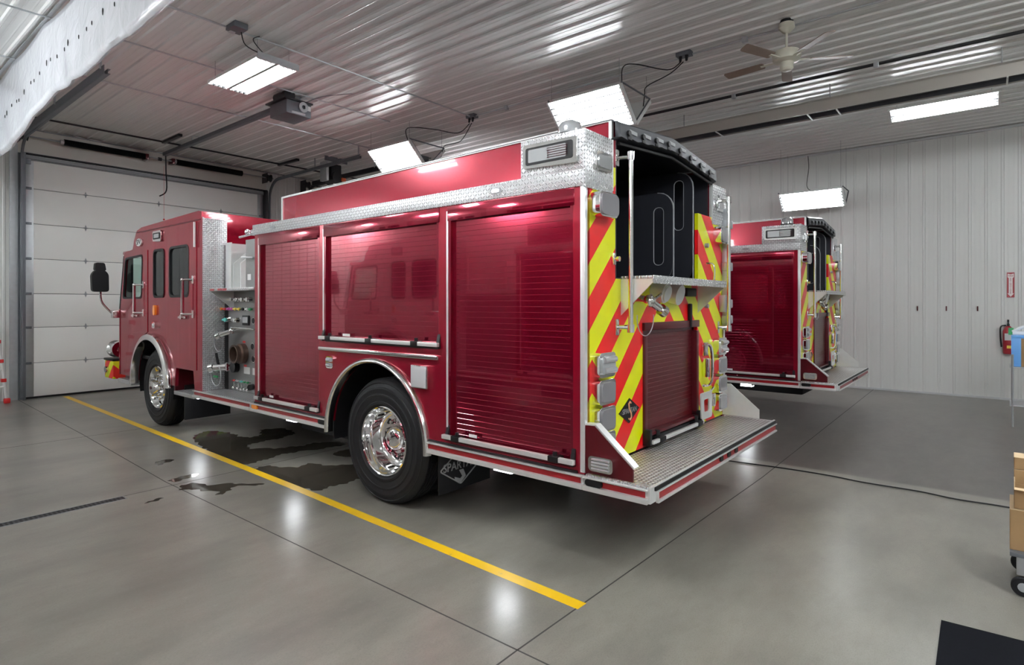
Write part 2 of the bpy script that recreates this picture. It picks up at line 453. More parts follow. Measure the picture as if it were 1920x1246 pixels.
ZS = [0.03, 0.636, 1.273, 1.88, 2.507, 3.134, 3.761, 4.36]
def garage_door(name, X0, X1):
    r = bpy.data.objects.new(name, None); COL.objects.link(r); r.location = (X0, 13.26, 0); struct(r)
    Wd = X1-X0
    for z0, z1 in zip(ZS, ZS[1:]):
        MB().box(0, Wd, 0.0, 0.05, z0+0.004, z1-0.004, 0.006).build('door_section', 'gdoor', r)
    for x in (0.0, Wd-0.13):
        MB().box(x, x+0.13, -0.012, 0.0, 0.04, 4.35, 0.002).build('end_stile', 'galv', r)
    for z in ZS[1:-1]:
        for x in (0.91, 2.17, 3.43):
            h = MB(); h.plate('y', -0.008, 0.0, [(x, z+0.06), (x+0.02, z), (x, z-0.06), (x-0.02, z)])
            h.cyl((x-0.035, -0.012, z), (x+0.035, -0.012, z), 0.009, n=8); h.build('hinge', 'grey', r)
        h = MB(); h.box(-0.045, 0.1, -0.03, -0.012, z-0.022, z+0.022, 0.004)
        h.cyl((-0.05, -0.03, z), (0.02, -0.03, z), 0.02, n=10); h.build('roller_hinge', 'darksteel', r)
        h = MB(); h.box(Wd-0.1, Wd+0.045, -0.03, -0.012, z-0.022, z+0.022, 0.004); h.build('roller_hinge', 'darksteel', r)
    MB().box(0, Wd, -0.05, 0.0, 4.28, 4.34, 0.004).box(0, Wd, -0.055, 0, 4.262, 4.27).build('top_strut', 'grey', r)
    MB().box(0, Wd, 0.0, 0.05, 0.0, 0.03).build('bottom_seal', 'black', r)
    return r
d1 = garage_door('door_1', *D1); d2 = garage_door('door_2', *D2)
h = MB(); h.box(0.0, 0.09, -0.05, -0.012, 4.19, 4.30, 0.01); h.build('top_roller_bracket', 'darksteel', d1)
# dark angle over the doors and the jamb angles
for i, (x0, x1) in enumerate((D1, D2)):
    b = MB(); b.box(x0-0.03, x1+0.03, 13.2, 13.29, DH+0.0, DH+0.012); b.box(x0-0.03, x1+0.03, 13.278, 13.29, DH-0.03, DH+0.03)
    struct(b.build('trim_%d' % (5+i), 'blackmetal', smooth=None))
b = MB(); b.box(2.485, 2.525, 13.12, 13.29, 0, DH); b.box(2.44, 2.49, 13.235, 13.29, 0, DH); struct(b.build('trim_7', 'darksteel', smooth=None))
b = MB(); b.box(2.33, 2.44, 13.25, 13.3, 0, CZ-0.03); struct(b.build('trim_8', 'galv', smooth=None))
b = MB(); b.box(6.935, 6.975, 13.12, 13.29, 0, DH); b.box(6.97, 7.03, 13.2, 13.29, 0, DH); struct(b.build('trim_9', 'blackmetal', smooth=None))
b = MB(); b.box(7.935, 7.975, 13.12, 13.29, 0, DH); struct(b.build('trim_10', 'blackmetal', smooth=None))

# overhead door tracks
def track(x, y1, sgn, label, m='darksteel', depth=0.11):
    t = thing('garage_door_track', label, 'door track', (x, 13.1, 0))
    p = [(0, 0, 0.05), (0, 0, 4.05)]+arc((-0.42, 4.17), 0.42, 0, PI/2, 8)[1:]+[(0, y1-13.1, 4.62)]
    path = smooth_path(p[:1], 1) if False else [Vector(q) for q in p]
    b = MB()
    for q0, q1 in zip(path, path[1:]):
        d = (q1-q0); L = d.length; d.normalize(); nrm = Vector((1, 0, 0)).cross(d)
        for a0, a1, c0, c1 in ((-0.03, 0.03, -0.002, 0.002), (-0.03, -0.026, 0, 0.03), (0.026, 0.03, 0, 0.03)):
            vs = [q0+nrm*a0+Vector((c0, 0, 0)), q0+nrm*a1+Vector((c0, 0, 0)), q0+nrm*a1+Vector((c1, 0, 0)), q0+nrm*a0+Vector((c1, 0, 0))]
            ws = [v+(q1-q0) for v in vs]; tb = bmesh.new()
            A = [tb.verts.new(v) for v in vs]; B = [tb.verts.new(v) for v in ws]
            for i in range(4): tb.faces.new([A[i], A[(i+1) % 4], B[(i+1) % 4], B[i]])
            tb.faces.new(A[::-1]); tb.faces.new(B); b.merge(tb)
    b.build('track_rail', m, t)
    if depth:
        a = MB(); a.box(-0.04*sgn-0.004, -0.04*sgn+0.004, y1-13.1, -0.35, 4.58, 4.58+depth); a.box(min(0, -0.04*sgn), max(0, -0.04*sgn), y1-13.1, -0.35, 4.575, 4.58)
        a.build('stiffener_angle', m, t)
    for y in (y1+0.1, (y1+12.5)/2+0.2):
        h = MB(); h.box(-0.05*sgn-0.015, -0.05*sgn+0.015, y-13.1-0.002, y-13.1+0.002, 4.66, CZ-0.004)
        h.box(-0.05*sgn-0.002, -0.05*sgn+0.002, y-13.1-0.015, y-13.1+0.015, 4.66, CZ-0.004)
        h.build('hanger_strap', 'galv', t)
    return t
track(2.45, 8.55, 1, 'grey left-hand track of the near overhead door rising over the hanging sheet')
track(7.0, 9.6, -1, 'grey right-hand track of the near overhead door curving up from its jamb', depth=0.05)
track(7.95, 10.2, 1, 'dark track of the far overhead door showing over the truck body', 'blackmetal', 0.1)
# torsion shaft of the near door
t = thing('torsion_spring_assembly', 'steel shaft with two black torsion springs above the near overhead door', 'door springs', (2.5, 13.12, 4.66))
MB().cyl((-0.02, 0, 0), (4.62, 0, 0), 0.0135, n=10).build('shaft', 'grey', t)
for x0, x1 in ((0.57, 1.9), (2.48, 3.87)):
    s = MB(); n = int((x1-x0)/0.0105)
    pr = []
    for i in range(n):
        pr += [(x0+(x1-x0)*i/n, 0.050), (x0+(x1-x0)*(i+0.5)/n, 0.060)]
    s.lathe([(x0, 0.0)]+pr+[(x1, 0.0)], n=20); s.build('spring', 'black', t, smooth=30)
    st = MB()
    st.lathe([(x0-0.05, 0.0), (x0-0.05, 0.04), (x0, 0.045), (x0, 0.0)], n=16).build('winding_cone', 'galv', t)
for x in (1.93, 2.42):
    MB().box(x-0.03, x+0.03, -0.04, 0.16, -0.055, 0.055, 0.006).build('anchor_bracket', 'darkred', t)
MB().lathe([(2.14, 0), (2.14, 0.035), (2.2, 0.035), (2.2, 0)], n=16).build('coupling', 'blackmetal', t)
for x in (0.0, 4.5):
    MB().lathe([(x-0.05, 0), (x-0.05, 0.09), (x-0.03, 0.075), (x+0.03, 0.07), (x+0.05, 0.09), (x+0.05, 0)], n=20).build('cable_drum', 'blackmetal', t)
    MB().box(x-0.075, x-0.065, -0.08, 0.16, -0.12, 0.1).build('end_bracket', 'blackmetal', t)
t = thing('torsion_spring_assembly', 'black drum and shaft end of the far overhead door beside its track', 'door springs', (8.0, 13.12, 4.66))
MB().cyl((-0.1, 0, 0), (4.5, 0, 0), 0.0135, n=10).build('shaft', 'blackmetal', t)
MB().lathe([(-0.06, 0), (-0.06, 0.09), (-0.03, 0.07), (0.03, 0.07), (0.05, 0.09), (0.05, 0)], n=20).build('cable_drum', 'blackmetal', t)
MB().box(-0.085, -0.075, -0.08, 0.16, -0.2, 0.1).build('end_bracket', 'blackmetal', t)
# door operator on its centre rail
t = thing('garage_door_opener', 'grey box door operator hanging at the end of its ceiling rail', 'door opener', (4.7, 8.2, 4.5))
MB().box(-0.04, 0.04, 0.0, 4.75, 0.2, 0.26, 0.004).box(-0.045, 0.045, 0, 4.75, 0.255, 0.262).build('centre_rail', 'darksteel', t)
o = MB(); o.box(-0.20, 0.20, -0.28, 0.2, 0.0, 0.20, 0.015); o.build('operator_case', 'darksteel', t)
MB().box(-0.24, 0.22, -0.30, 0.26, 0.2, 0.225, 0.004).build('top_plate', 'blackmetal', t)
MB().cyl((-0.10, -0.2, 0.30), (-0.10, 0.14, 0.30), 0.085, n=20).build('motor', 'blackmetal', t)
MB().lathe([(-0.31, 0.03), (-0.31, 0.075), (-0.28, 0.075), (-0.28, 0.03)], c=(0.06, 0, 0.13), ax='y', n=22).build('pulley', 'galv', t)
MB().box(0.10, 0.19, -0.285, -0.28, 0.10, 0.17).build('data_label', 'white', t)
MB().box(-0.12, 0.10, -0.285, -0.28, 0.015, 0.045).build('side_label', 'lightgrey', t)
MB().box(-0.15, -0.13, -0.1, -0.08, 0.22, 0.346).box(0.13, 0.15, -0.1, -0.08, 0.22, 0.346).box(-0.25, 0.25, -0.105, -0.075, 0.335, 0.346).build('hanger', 'galv', t)
MB().tube(smooth_path([(0.15, -0.1, 0.24), (0.3, -0.4, 0.33), (0.5, -0.9, 0.32)], 5), 0.008, 6).build('power_conduit', 'grey', t)
MB().box(-0.06, -0.05, 3.3, 3.32, 0.26, 0.35).box(0.05, 0.06, 3.3, 3.32, 0.26, 0.35).box(-0.08, 0.08, 3.29, 3.33, 0.34, 0.346).build('rail_hanger', 'galv', t)
MB().tube(smooth_path([(0.0, 4.7, 0.2), (0.02, 4.74, -0.1), (0.02, 4.72, -0.5), (-0.08, 4.8, -0.62)], 5), 0.012, 6).build('door_arm', 'black', t)
MB().cyl((-0.04, 4.68, -0.02), (-0.04, 4.68, -1.1), 0.0025, n=5).sph((-0.04, 4.68, -1.1), 0.018, mi=0).build('release_cord', 'redp', t)
t = thing('jackshaft_opener', 'black chain-drive door operator with orange release hanging above the red truck cab', 'door opener', (7.35, 11.0, 4.35))
MB().box(-0.14, 0.12, -0.12, 0.14, 0.05, 0.36, 0.03).cyl((0.0, -0.16, 0.06), (0, 0.16, 0.06), 0.13, n=20).build('operator_case', 'blackmetal', t)
MB().box(-0.26, -0.2, -0.12, 0.12, -0.02, 0.4, 0.006).build('mounting_channel', 'galv', t)
MB().box(-0.3, 0.25, -0.14, -0.11, 0.4, 0.496).build('hanger', 'darksteel', t)
MB().box(0.08, 0.18, -0.2, -0.12, 0.0, 0.08, 0.015).build('release_handle', 'orange', t)
MB().box(-0.1, 0.0, -0.15, -0.13, -0.16, -0.07).build('data_label', 'white', t)
# photo-eye rods on the ceiling near the door wall
for i, x in enumerate((4.44, 6.8)):
    b = MB(); b.box(-0.035, 0.035, -0.4, 0.4, -0.05, 0.0, 0.01); o = b.build('ceiling_channel', 'blackmetal')
    o.location = (x, 11.9, CZ-0.02); tag(o, ['short black channel on the ceiling above the near overhead door springs', 'short black channel on the ceiling near the curved right-hand track'][i], 'ceiling bracket')

# ceiling conduits and pipes
def pipe(name, pts, r, m, label, cat, clips=(), kind=None):
    t = thing(name, label, cat, pts[0])
    q = [Vector(p)-Vector(pts[0]) for p in pts]
    MB().tube(q, r, 8).build('pipe_run', m, t)
    for c in clips:
        c = Vector(c)-Vector(pts[0]); MB().box(c.x-0.03, c.x+0.03, c.y-0.03, c.y+0.03, c.z-0.045, c.z+0.02, 0.005).build('pipe_clip', 'galv', t)
    return t
Zc = CZ-0.035
pipe('ceiling_conduit', [(1.76, 6.65, Zc), (3.67, 6.62, Zc), (7.05, 6.65, Zc)], 0.012, 'galv', 'thin conduit crossing the ceiling from the hanging sheet to the socket box above the truck', 'conduit', [(3.1, 6.63, Zc)])
pipe('ceiling_conduit', [(-6, 7.93, Zc), (3.2, 7.92, Zc), (6.4, 7.92, Zc)], 0.010, 'galv', 'thin pale conduit crossing the ceiling just beyond the end of the left door track', 'conduit')
pipe('ceiling_conduit', [(-6, 9.6, Zc), (7.6, 9.58, Zc)], 0.011, 'galv', 'pale conduit crossing the ceiling above the middle of the door opener rail', 'conduit')
pipe('ceiling_pipe', [(1.9, 12.35, Zc), (12.0, 12.1, Zc)], 0.017, 'blackmetal', 'black pipe crossing the ceiling nearest the overhead doors', 'pipe')
pipe('ceiling_pipe', [(8.8, 12.0, Zc-0.02), (8.8, -3.0, Zc-0.02)], 0.022, 'blackmetal', 'black pipe running along the ceiling past the ceiling fan', 'pipe', [(8.8, 2.91, Zc-0.02), (8.8, 1.10, Zc-0.02), (8.8, -1, Zc-0.02)])
pipe('ceiling_conduit', [(7.05, 2.9, Zc), (7.02, -3, Zc)], 0.012, 'galv', 'grey conduit on the ceiling running from the nearer socket box towards the fan', 'conduit', [(7.03, 2.2, Zc)])
pipe('ceiling_conduit', [(7.1, 6.6, Zc), (7.08, 3.0, Zc)], 0.012, 'galv', 'grey conduit on the ceiling joining the two socket boxes', 'conduit', [(7.09, 5.9, Zc)])
pipe('ceiling_conduit', [(9.9, 2.2, Zc), (9.9, -2, Zc)], 0.010, 'galv', 'thin conduit on the ceiling behind the long suspended heater', 'conduit', [(9.9, 1.2, Zc)])
pipe('ceiling_conduit', [(-6, 11.3, Zc), (1.7, 11.3, Zc)], 0.014, 'galv', 'conduit across the bright ceiling behind the hanging plastic sheet', 'conduit', [(1.55, 11.3, Zc)])
# suspended radiant tube heater
t = thing('radiant_tube_heater', 'long tan radiant tube heater hanging under the ceiling past the black pipe', 'heater', (9.315, 0, 4.42))
pr = [(-0.17, 0.0), (-0.17, 0.15), (-0.10, 0.2), (0.10, 0.2), (0.17, 0.15), (0.17, 0.0), (0.163, 0.0), (0.163, 0.146), (0.096, 0.192), (-0.096, 0.192), (-0.163, 0.146), (-0.163, 0.0)]
MB().plate('y', -6.0, 6.2, pr).build('reflector', 'tan', t)
MB().plate('y', -5.98, 6.18, [(-0.161, 0.02), (-0.161, 0.145), (-0.095, 0.19), (0.095, 0.19), (0.161, 0.145), (0.161, 0.02), (0.156, 0.02), (0.156, 0.142), (0.092, 0.185), (-0.092, 0.185), (-0.156, 0.142), (-0.156, 0.02)]).build('reflector_lining', 'darksteel', t)  # added dark inner sheet: shade inside the hood put into its colour
MB().cyl((0, -5.9, 0.09), (0, 6.1, 0.09), 0.05, n=14).build('burner_tube', 'blackmetal', t)
MB().box(0.16, 0.172, -6.0, 6.2, -0.008, 0.0).build('lip_trim', 'white', t)
for y in (-5, -3.2, -1.2, -0.2, 1.62, 1.99, 3.31, 4.8):
    MB().box(-0.165, 0.165, y-0.009, y+0.009, -0.012, 0.0).build('cross_strap', 'white', t)
for y in (-4, -1.9, -0.15, 1.73, 3.9):
    MB().cyl((0, y, 0.2), (0, y, CZ-4.42-0.01), 0.006, n=6).build('hanger_rod', 'grey', t)
# socket boxes
for p, l in (((7.095, 6.647, CZ), 'grey ceiling socket box with two cords, farther of the two'), ((7.0, 2.927, CZ), 'grey ceiling socket box with two black plugs, above the V-shaped light')):
    t = thing('ceiling_socket_box', l, 'socket box', p)
    MB().box(-0.06, 0.06, -0.09, 0.09, -0.06, -0.002, 0.006).build('box', 'darksteel', t)
    for y in (-0.04, 0.04): MB().cyl((-0.02, y, -0.06), (-0.03, y, -0.13), 0.022, 0.014, n=10).build('plug', 'black', t)

t = thing('ceiling_socket_box', 'grey ceiling socket box above the flat pair of lights, at the left', 'socket box', (3.12, 6.55, CZ))
MB().box(-0.08, 0.08, -0.1, 0.1, -0.07, -0.002, 0.006).build('box', 'darksteel', t)
MB().tube(smooth_path([(0.05, 0, -0.07), (0.1, 0.0, -0.2), (0.3, 0.02, -0.235), (0.33, 0.04, -0.24)], 5), 0.006, 6).build('cord', 'black', t)
# ---------------------------------------------------------------- fluorescent fixtures
def tube_set(b_parent, y0, y1, xs, z, r=0.0125):
    for x in xs:
        m = MB(); m.cyl((x, y0+0.02, z), (x, y1-0.02, z), r, n=8); m.build('fluorescent_tube', 'tube', b_parent)
def panel(parent, L, W_, n, name='housing', mtx=None, lit=True, tm='tube'):
    """housing lying flat (open side down), centred on x=0, from y=0 to L; returns nothing"""
    objs = []
    h = MB(); h.box(-W_/2, W_/2, 0, L, 0.0, 0.012, 0.003)
    step = W_/n
    for i in range(n+1):                               # pressed reflector ridges between the tubes
        x = -W_/2+i*step; q = 0.022
        h.plate('y', 0.03, L-0.03, [(max(-W_/2, x-q), 0.0), (min(W_/2, x+q), 0.0), (x if 0 < i < n else max(-W_/2, min(W_/2, x)), -0.035)])
    h.box(-W_/2, W_/2, 0.0, 0.03, -0.045, 0.0, 0.003); h.box(-W_/2, W_/2, L-0.03, L, -0.045, 0.0, 0.003)
    if mtx: h.xf(mtx)
    H = h.build(name, 'white', parent)
    for i in range(1, n):
        x = -W_/2+i*step; f = MB().box(x-0.0055, x+0.0055, 0.03, L-0.03, -0.05, -0.030)
        if mtx: f.xf(mtx)
        f.build('divider_fin', 'black', H)  # black strips added to draw dark lines between the bright tubes
    for i in range(n):
        x = -W_/2+(i+0.5)*step
        m = MB(); m.cyl((x, 0.05, -0.024), (x, L-0.05, -0.024), 0.0125, n=8)
        if mtx: m.xf(mtx)
        m.build('fluorescent_tube', tm if lit else 'offtube', parent)
        e = MB(); e.cyl((x, 0.028, -0.024), (x, 0.052, -0.024), 0.014, n=8); e.cyl((x, L-0.052, -0.024), (x, L-0.028, -0.024), 0.014, n=8)
        if mtx: e.xf(mtx)
        e.build('lamp_holder', 'galv', parent)
def vlight(loc, label, L=1.16, W_=0.57, both=True, wires=True, ang=45, group=None, ztop=None, lit2=True):
    # origin: bottom edge of the V; one panel leans up towards -x, the other towards +x
    t = thing('hanging_shop_light', label, 'light fixture', loc, 0, group)
    a = math.radians(ang)
    m1 = Matrix.Rotation(a, 4, 'Y') @ Matrix.Translation((-W_/2, 0, 0))
    panel(t, L, W_, 6, 'housing', m1)
    if both:
        m2 = Matrix.Rotation(-a, 4, 'Y') @ Matrix.Translation((W_/2, 0, 0))
        panel(t, L, W_, 6, 'housing', m2, lit2)
    cx, cz = W_*math.cos(a), W_*math.sin(a)
    for y in (0.01, L-0.01):
        f = MB()
        f.tube([(-cx, y, cz+0.015), (cx, y, cz+0.015)], 0.012, 6)
        f.tube([(-cx, y, cz+0.015), (0, y, 0.02), (cx, y, cz+0.015)], 0.012, 6); f.build('end_frame', 'darksteel', t)
    b = MB(); b.box(-0.16, 0.16, 0.15, L-0.15, 0.16, 0.24, 0.006); b.build('ballast_box', 'darksteel', t)
    if wires:
        H = (ztop or CZ)-loc[2]-0.01
        for y in (0.05, L-0.05):
            MB().cyl((-cx+0.02, y, cz+0.02), (-cx+0.02, y, H), 0.003, n=5).cyl((cx-0.02, y, cz+0.02), (cx-0.02, y, H), 0.003, n=5).build('hanger_wire', 'grey', t)
    return t
v1 = vlight((7.0, 3.58, 4.1), 'V-shaped hanging shop light above the rear corner of the near truck', lit2=False)
MB().tube(smooth_path([(-0.02, -0.61, 0.62), (-0.05, -0.45, 0.56), (-0.25, -0.1, 0.66), (-0.34, 0.02, 0.62), (-0.33, 0.04, 0.42)], 6), 0.007, 6).build('power_cord', 'black', v1)
MB().tube(smooth_path([(-0.02, -0.65, 0.62), (0.02, -0.45, 0.53), (0.2, -0.05, 0.52), (0.27, 0.02, 0.44), (0.27, 0.05, 0.2)], 6), 0.007, 6).build('power_cord', 'black', v1)
v2 = vlight((7.0, 7.62, 4.1), 'V-shaped hanging shop light beyond the red upper body, nearer the overhead doors')
MB().tube(smooth_path([(0.06, -0.95, 0.6), (0.03, -0.7, 0.48), (-0.1, -0.25, 0.6), (-0.38, 0.1, 0.62), (-0.36, 0.12, 0.42)], 6), 0.007, 6).build('power_cord', 'black', v2)
MB().tube(smooth_path([(0.06, -1.0, 0.6), (0.1, -0.7, 0.36), (0.3, -0.1, 0.42), (0.35, 0.05, 0.25), (0.1, 0.2, 0.22)], 6), 0.007, 6).build('power_cord', 'black', v2)
v3 = vlight((12.95, 2.12, 3.64), 'tilted six-tube light hanging by the right wall above the far truck', L=1.18, W_=0.42, both=False)
MB().tube(smooth_path([(-0.1, 0.6, 0.32), (-0.02, 0.7, 0.45), (-0.05, 0.66, 0.8), (-0.02, 0.68, 1.05)], 6), 0.006, 6).build('power_cord', 'black', v3)
# unseen lamps: left row inferred from shutter reflections, rest added to brighten floor, truck, sheet
OFFG = 'shop lights over the neighbouring bays'
for x, y, z in ((-2.95, 6.8, 3.55), (-2.95, 12.0, 3.55), (-2.95, 1.4, 3.55), (-2.95, -4.0, 3.9), (2.2, -3.6, 4.1), (8.0, -3.2, 4.1), (0.9, 2.0, 4.1), (3.6, -1.9, 4.2), (-2.0, -1.6, 4.2), (-0.9, 7.6, 4.3)):
        vlight((x, y, z), 'V-shaped six-tube shop light over a neighbouring bay outside the view', wires=False, group=OFFG)
# flat double fixture over the cab
t = thing('hanging_shop_light', 'flat pair of four-tube lights hanging level above the near truck, left of the view', 'light fixture', (3.61, 6.55, 4.6))
panel(t, 1.31, 0.24, 4, 'housing', Matrix.Translation((-0.13, 0, 0)), tm='ledtube'); panel(t, 1.31, 0.24, 4, 'housing', Matrix.Translation((0.15, 0, 0)), tm='ledtube')
MB().box(-0.25, 0.27, -0.01, 0.0, -0.045, 0.03).build('end_channel', 'galv', t)
for x in (-0.2, 0.2):
    MB().cyl((x, 0.1, 0.01), (x, 0.1, 0.245), 0.003, n=5).cyl((x, 1.2, 0.01), (x, 1.2, 0.245), 0.003, n=5).build('hanger_wire', 'grey', t)
MB().tube(smooth_path([(-0.05, 0.1, 0.02), (-0.25, 0.0, 0.08), (-0.3, 0.0, 0.15), (-0.2, 0.05, 0.23)], 6), 0.006, 6).build('power_cord', 'black', t)
# two-tube strip right of the heater
t = thing('strip_light', 'two-tube strip light under the ceiling at far right beyond the heater', 'light fixture', (10.42, -0.16, 4.55))
rm = Matrix.Rotation(math.radians(25), 4, 'Y')
panel(t, 1.3, 0.27, 2, 'housing', rm)
for y in (0.1, 1.2): MB().cyl((0, y, 0.0), (0, y, 0.296), 0.003, n=5).build('hanger_wire', 'grey', t)

# ---------------------------------------------------------------- ceiling fan
t = thing('ceiling_fan', 'cream ceiling fan with brown blades hanging at upper right', 'ceiling fan', (6.94, 1.72, 4.4))
MB().cyl((0, 0, 0.4), (0, 0, 0.446), 0.07, n=20).build('ceiling_plate', 'black', t)
MB().lathe([(0.41, 0.0), (0.41, 0.08), (0.36, 0.085), (0.31, 0.04), (0.3, 0.0)], ax='z', n=24).build('canopy', 'cream', t)
MB().cyl((0, 0, 0.1), (0, 0, 0.32), 0.013, n=12).build('downrod', 'cream', t)
MB().lathe([(0.14, 0.0), (0.13, 0.06), (0.1, 0.13), (0.05, 0.15), (0.0, 0.14), (-0.02, 0.09), (-0.03, 0.0)], ax='z', n=28).build('motor_housing', 'cream', t)
MB().lathe([(-0.02, 0.0), (-0.02, 0.07), (-0.09, 0.07), (-0.11, 0.05), (-0.115, 0.0)], ax='z', n=24).build('switch_housing', 'cream', t)
for k in range(5):
    a = math.radians(k*72-58); mt = Matrix.Rotation(a, 4, 'Z')
    b = MB(); b.plate('z', -0.004, 0.004, rpoly([(0.24, -0.055), (0.68, -0.07), (0.7, 0.05), (0.24, 0.055)], 0.03)); b.xf(mt @ Matrix.Translation((0, 0, 0.01)) @ Matrix.Rotation(math.radians(12), 4, 'X'))
    bl = b.build('fan_blade', 'wood', t)
    b = MB(); b.box(0.12, 0.28, -0.02, 0.02, 0.0, 0.012, 0.004).xf(mt); b.build('blade_arm', 'cream', bl)

# ---------------------------------------------------------------- hanging plastic sheet
def sheet():
    ys = [4.0-7.0+i*0.14 for i in range(99)]
    b = MB(); rows = []
    low = [(-3, 4.0), (3.5, 4.0), (4.9, 4.02), (5.4, 4.01), (5.86, 4.03), (6.4, 4.0), (6.9, 3.97), (7.3, 4.0), (7.98, 4.02), (8.6, 3.96), (9.2, 3.86), (9.75, 3.80), (10.9, 3.78)]
    def zl(y):
        for (a, p), (c, q) in zip(low, low[1:]):
            if a <= y <= c: return p+(q-p)*(y-a)/(c-a)
        return low[-1][1]
    def zt(y):
        s = (y-6.65) % 1.55; return CZ-0.03-0.05*math.sin(PI*s/1.55)
    nz = 14; rows = []
    for j in range(nz+1):
        r = []
        for y in ys:
            f = j/nz; z = zt(y)*(1-f)+zl(y)*f
            x = 1.74+0.012*math.sin(y*2.3+f*2)*f+0.008*math.sin(y*7.1+f*5)*f+0.012*math.sin(y*1.3)
            x += 0.010*math.exp(-((y-7.2)/0.9)**2)*f*math.sin(y*12)
            r.append(Vector((x, y, z+(0.003*math.sin(y*9)+0.002*math.sin(y*23))*f**4)))
        rows.append(r)
    # rolled hem at the bottom
    for k, (dx, dz) in enumerate(((0.03, -0.02), (0.06, 0.0), (0.065, 0.035), (0.04, 0.055))):
        rows.append([Vector((p.x+dx, p.y, p.z+dz+0.003*math.sin(p.y*13+k))) for p in rows[nz]])
    # end of the sheet turns the corner and runs off to the left
    b.grid(rows)
    e = []
    for j in range(nz+1):
        p = rows[j][-1]; f = j/nz
        e.append([p+Vector((-0.28*k, 0.25*k+0.03*math.sin(k*2), -0.02*k*(1-f)+0.02*math.sin(k*3)*f)) for k in range(10)])
    b.grid(e)
    t = thing('plastic_sheet_curtain', 'crumpled white plastic sheet hanging from the ceiling at upper left', 'plastic sheet', (0, 0, 0))
    o = b.build('sheet', 'sheet', t, smooth=60, recalc=False)
    md = o.modifiers.new('thick', 'SOLIDIFY'); md.thickness = 0.003; md.offset = 0
    h = MB()
    for i in range(30):
        y = 3.4+0.235*i; f = 0.62; j = min(range(len(ys)), key=lambda q: abs(ys[q]-y)); p = rows[int(nz*f)][j]
        s = 1.0 if i % 4 else 1.6
        h.sph((p.x-0.004, p.y, p.z+0.02*math.sin(i*1.7)), 0.006, 0.008*s, 0.022*s, n=8)
    h.build('tie_slots', 'black', t)['kind'] = 'stuff'
    h = MB().box(1.7, 1.74, -3, 10.9, CZ-0.03, CZ-0.02); h.build('hanging_rail', 'galv', t)
sheet()
# ---------------------------------------------------------------- floor marks
def strip(pts, wd, z, m, name, thick=0.0012):
    b = MB()
    for (x0, y0), (x1, y1) in zip(pts, pts[1:]):
        d = Vector((x1-x0, y1-y0)).normalized(); n = Vector((-d.y, d.x))*wd/2
        b.plate('z', 0.0, z, [(x0-n.x, y0-n.y), (x1-n.x, y1-n.y), (x1+n.x, y1+n.y), (x0+n.x, y0+n.y)])
    return b.build(name, m, smooth=None)
J = [('trim_11', [(2.445, 13.25), (2.33, 9.1), (2.21, 6.07), (2.229, 1.784), (2.25, -7.9)]),
     ('trim_12', [(-8.9, 1.8), (2.229, 1.784), (5.954, 1.70), (13.45, 1.73)]),
     ('trim_13', [(-8.9, 5.96), (2.194, 5.907), (3.6, 5.9), (13.45, 5.9)]),
     ('trim_14', [(-8.9, 9.25), (2.817, 8.916), (13.45, 8.9)])]
for n, p in J: struct(strip(p, 0.009, 0.0006, 'joint', n))
yl = strip([(3.09, 13.1), (2.90, 5.0), (2.78, 1.76)], 0.085, 0.0012, 'yellow', 'painted_floor_line')
tag(yl, 'yellow line painted on the concrete alongside the near truck', 'floor marking')
def chaikin(p, n=3):
    for _ in range(n):
        q = []
        for i in range(len(p)):
            a, c = p[i], p[(i+1) % len(p)]
            q += [(a[0]*.75+c[0]*.25, a[1]*.75+c[1]*.25), (a[0]*.25+c[0]*.75, a[1]*.25+c[1]*.75)]
        p = q
    return p
PUD = [([(3.75, 5.75), (4.1, 5.8), (4.4, 5.55), (4.9, 5.6), (5.0, 5.3), (4.5, 5.2), (4.2, 5.35), (3.95, 5.3), (3.85, 5.5)], 'dark puddle under the middle of the near truck behind its running board'),
       ([(3.02, 7.3), (3.2, 7.95), (3.49, 8.1), (3.6, 7.7), (3.55, 7.3), (3.75, 7.2), (3.9, 7.6), (4.2, 7.5), (4.15, 7.0), (3.8, 6.9), (3.5, 6.95), (3.3, 6.75), (3.5, 6.5), (3.75, 6.35), (4.1, 6.35), (4.3, 6.0), (3.9, 6.0), (3.5, 6.2), (3.1, 6.05), (2.92, 6.1), (2.95, 6.6)], 'largest dark puddle beside and under the near truck'),
       ([(2.92, 5.85), (3.1, 5.9), (3.2, 5.55), (3.45, 5.6), (3.55, 5.3), (3.85, 5.1), (3.7, 4.75), (3.45, 4.7), (3.2, 4.72), (2.99, 4.69), (2.9, 4.95), (2.9, 5.3)], 'dark puddle between the yellow line and the rear wheel'),
       ([(2.42, 6.93), (2.53, 6.95), (2.6, 6.88), (2.55, 6.8), (2.45, 6.82), (2.4, 6.73), (2.36, 6.78), (2.4, 6.86)], 'small wet patch left of the yellow line, farthest from the camera'),
       ([(2.235, 6.12), (2.32, 6.1), (2.415, 6.17), (2.55, 6.1), (2.45, 6.02), (2.36, 6.03), (2.3, 5.98), (2.24, 5.99)], 'small wet patch at the corner where two floor joints meet'),
       ([(2.213, 5.834), (2.3, 5.83), (2.387, 5.80), (2.45, 5.65), (2.6, 5.5), (2.803, 5.289), (2.68, 5.3), (2.56, 5.42), (2.5, 5.41), (2.40, 5.28), (2.354, 5.281), (2.40, 5.41), (2.33, 5.5), (2.3, 5.62), (2.22, 5.65)], 'T-shaped wet patch left of the yellow line near the joint'),
       ([(1.84, 5.56), (1.93, 5.6), (2.0, 5.61), (2.03, 5.57), (1.96, 5.55), (1.9, 5.56)], 'thin wet streak beside the end of the floor drain')]
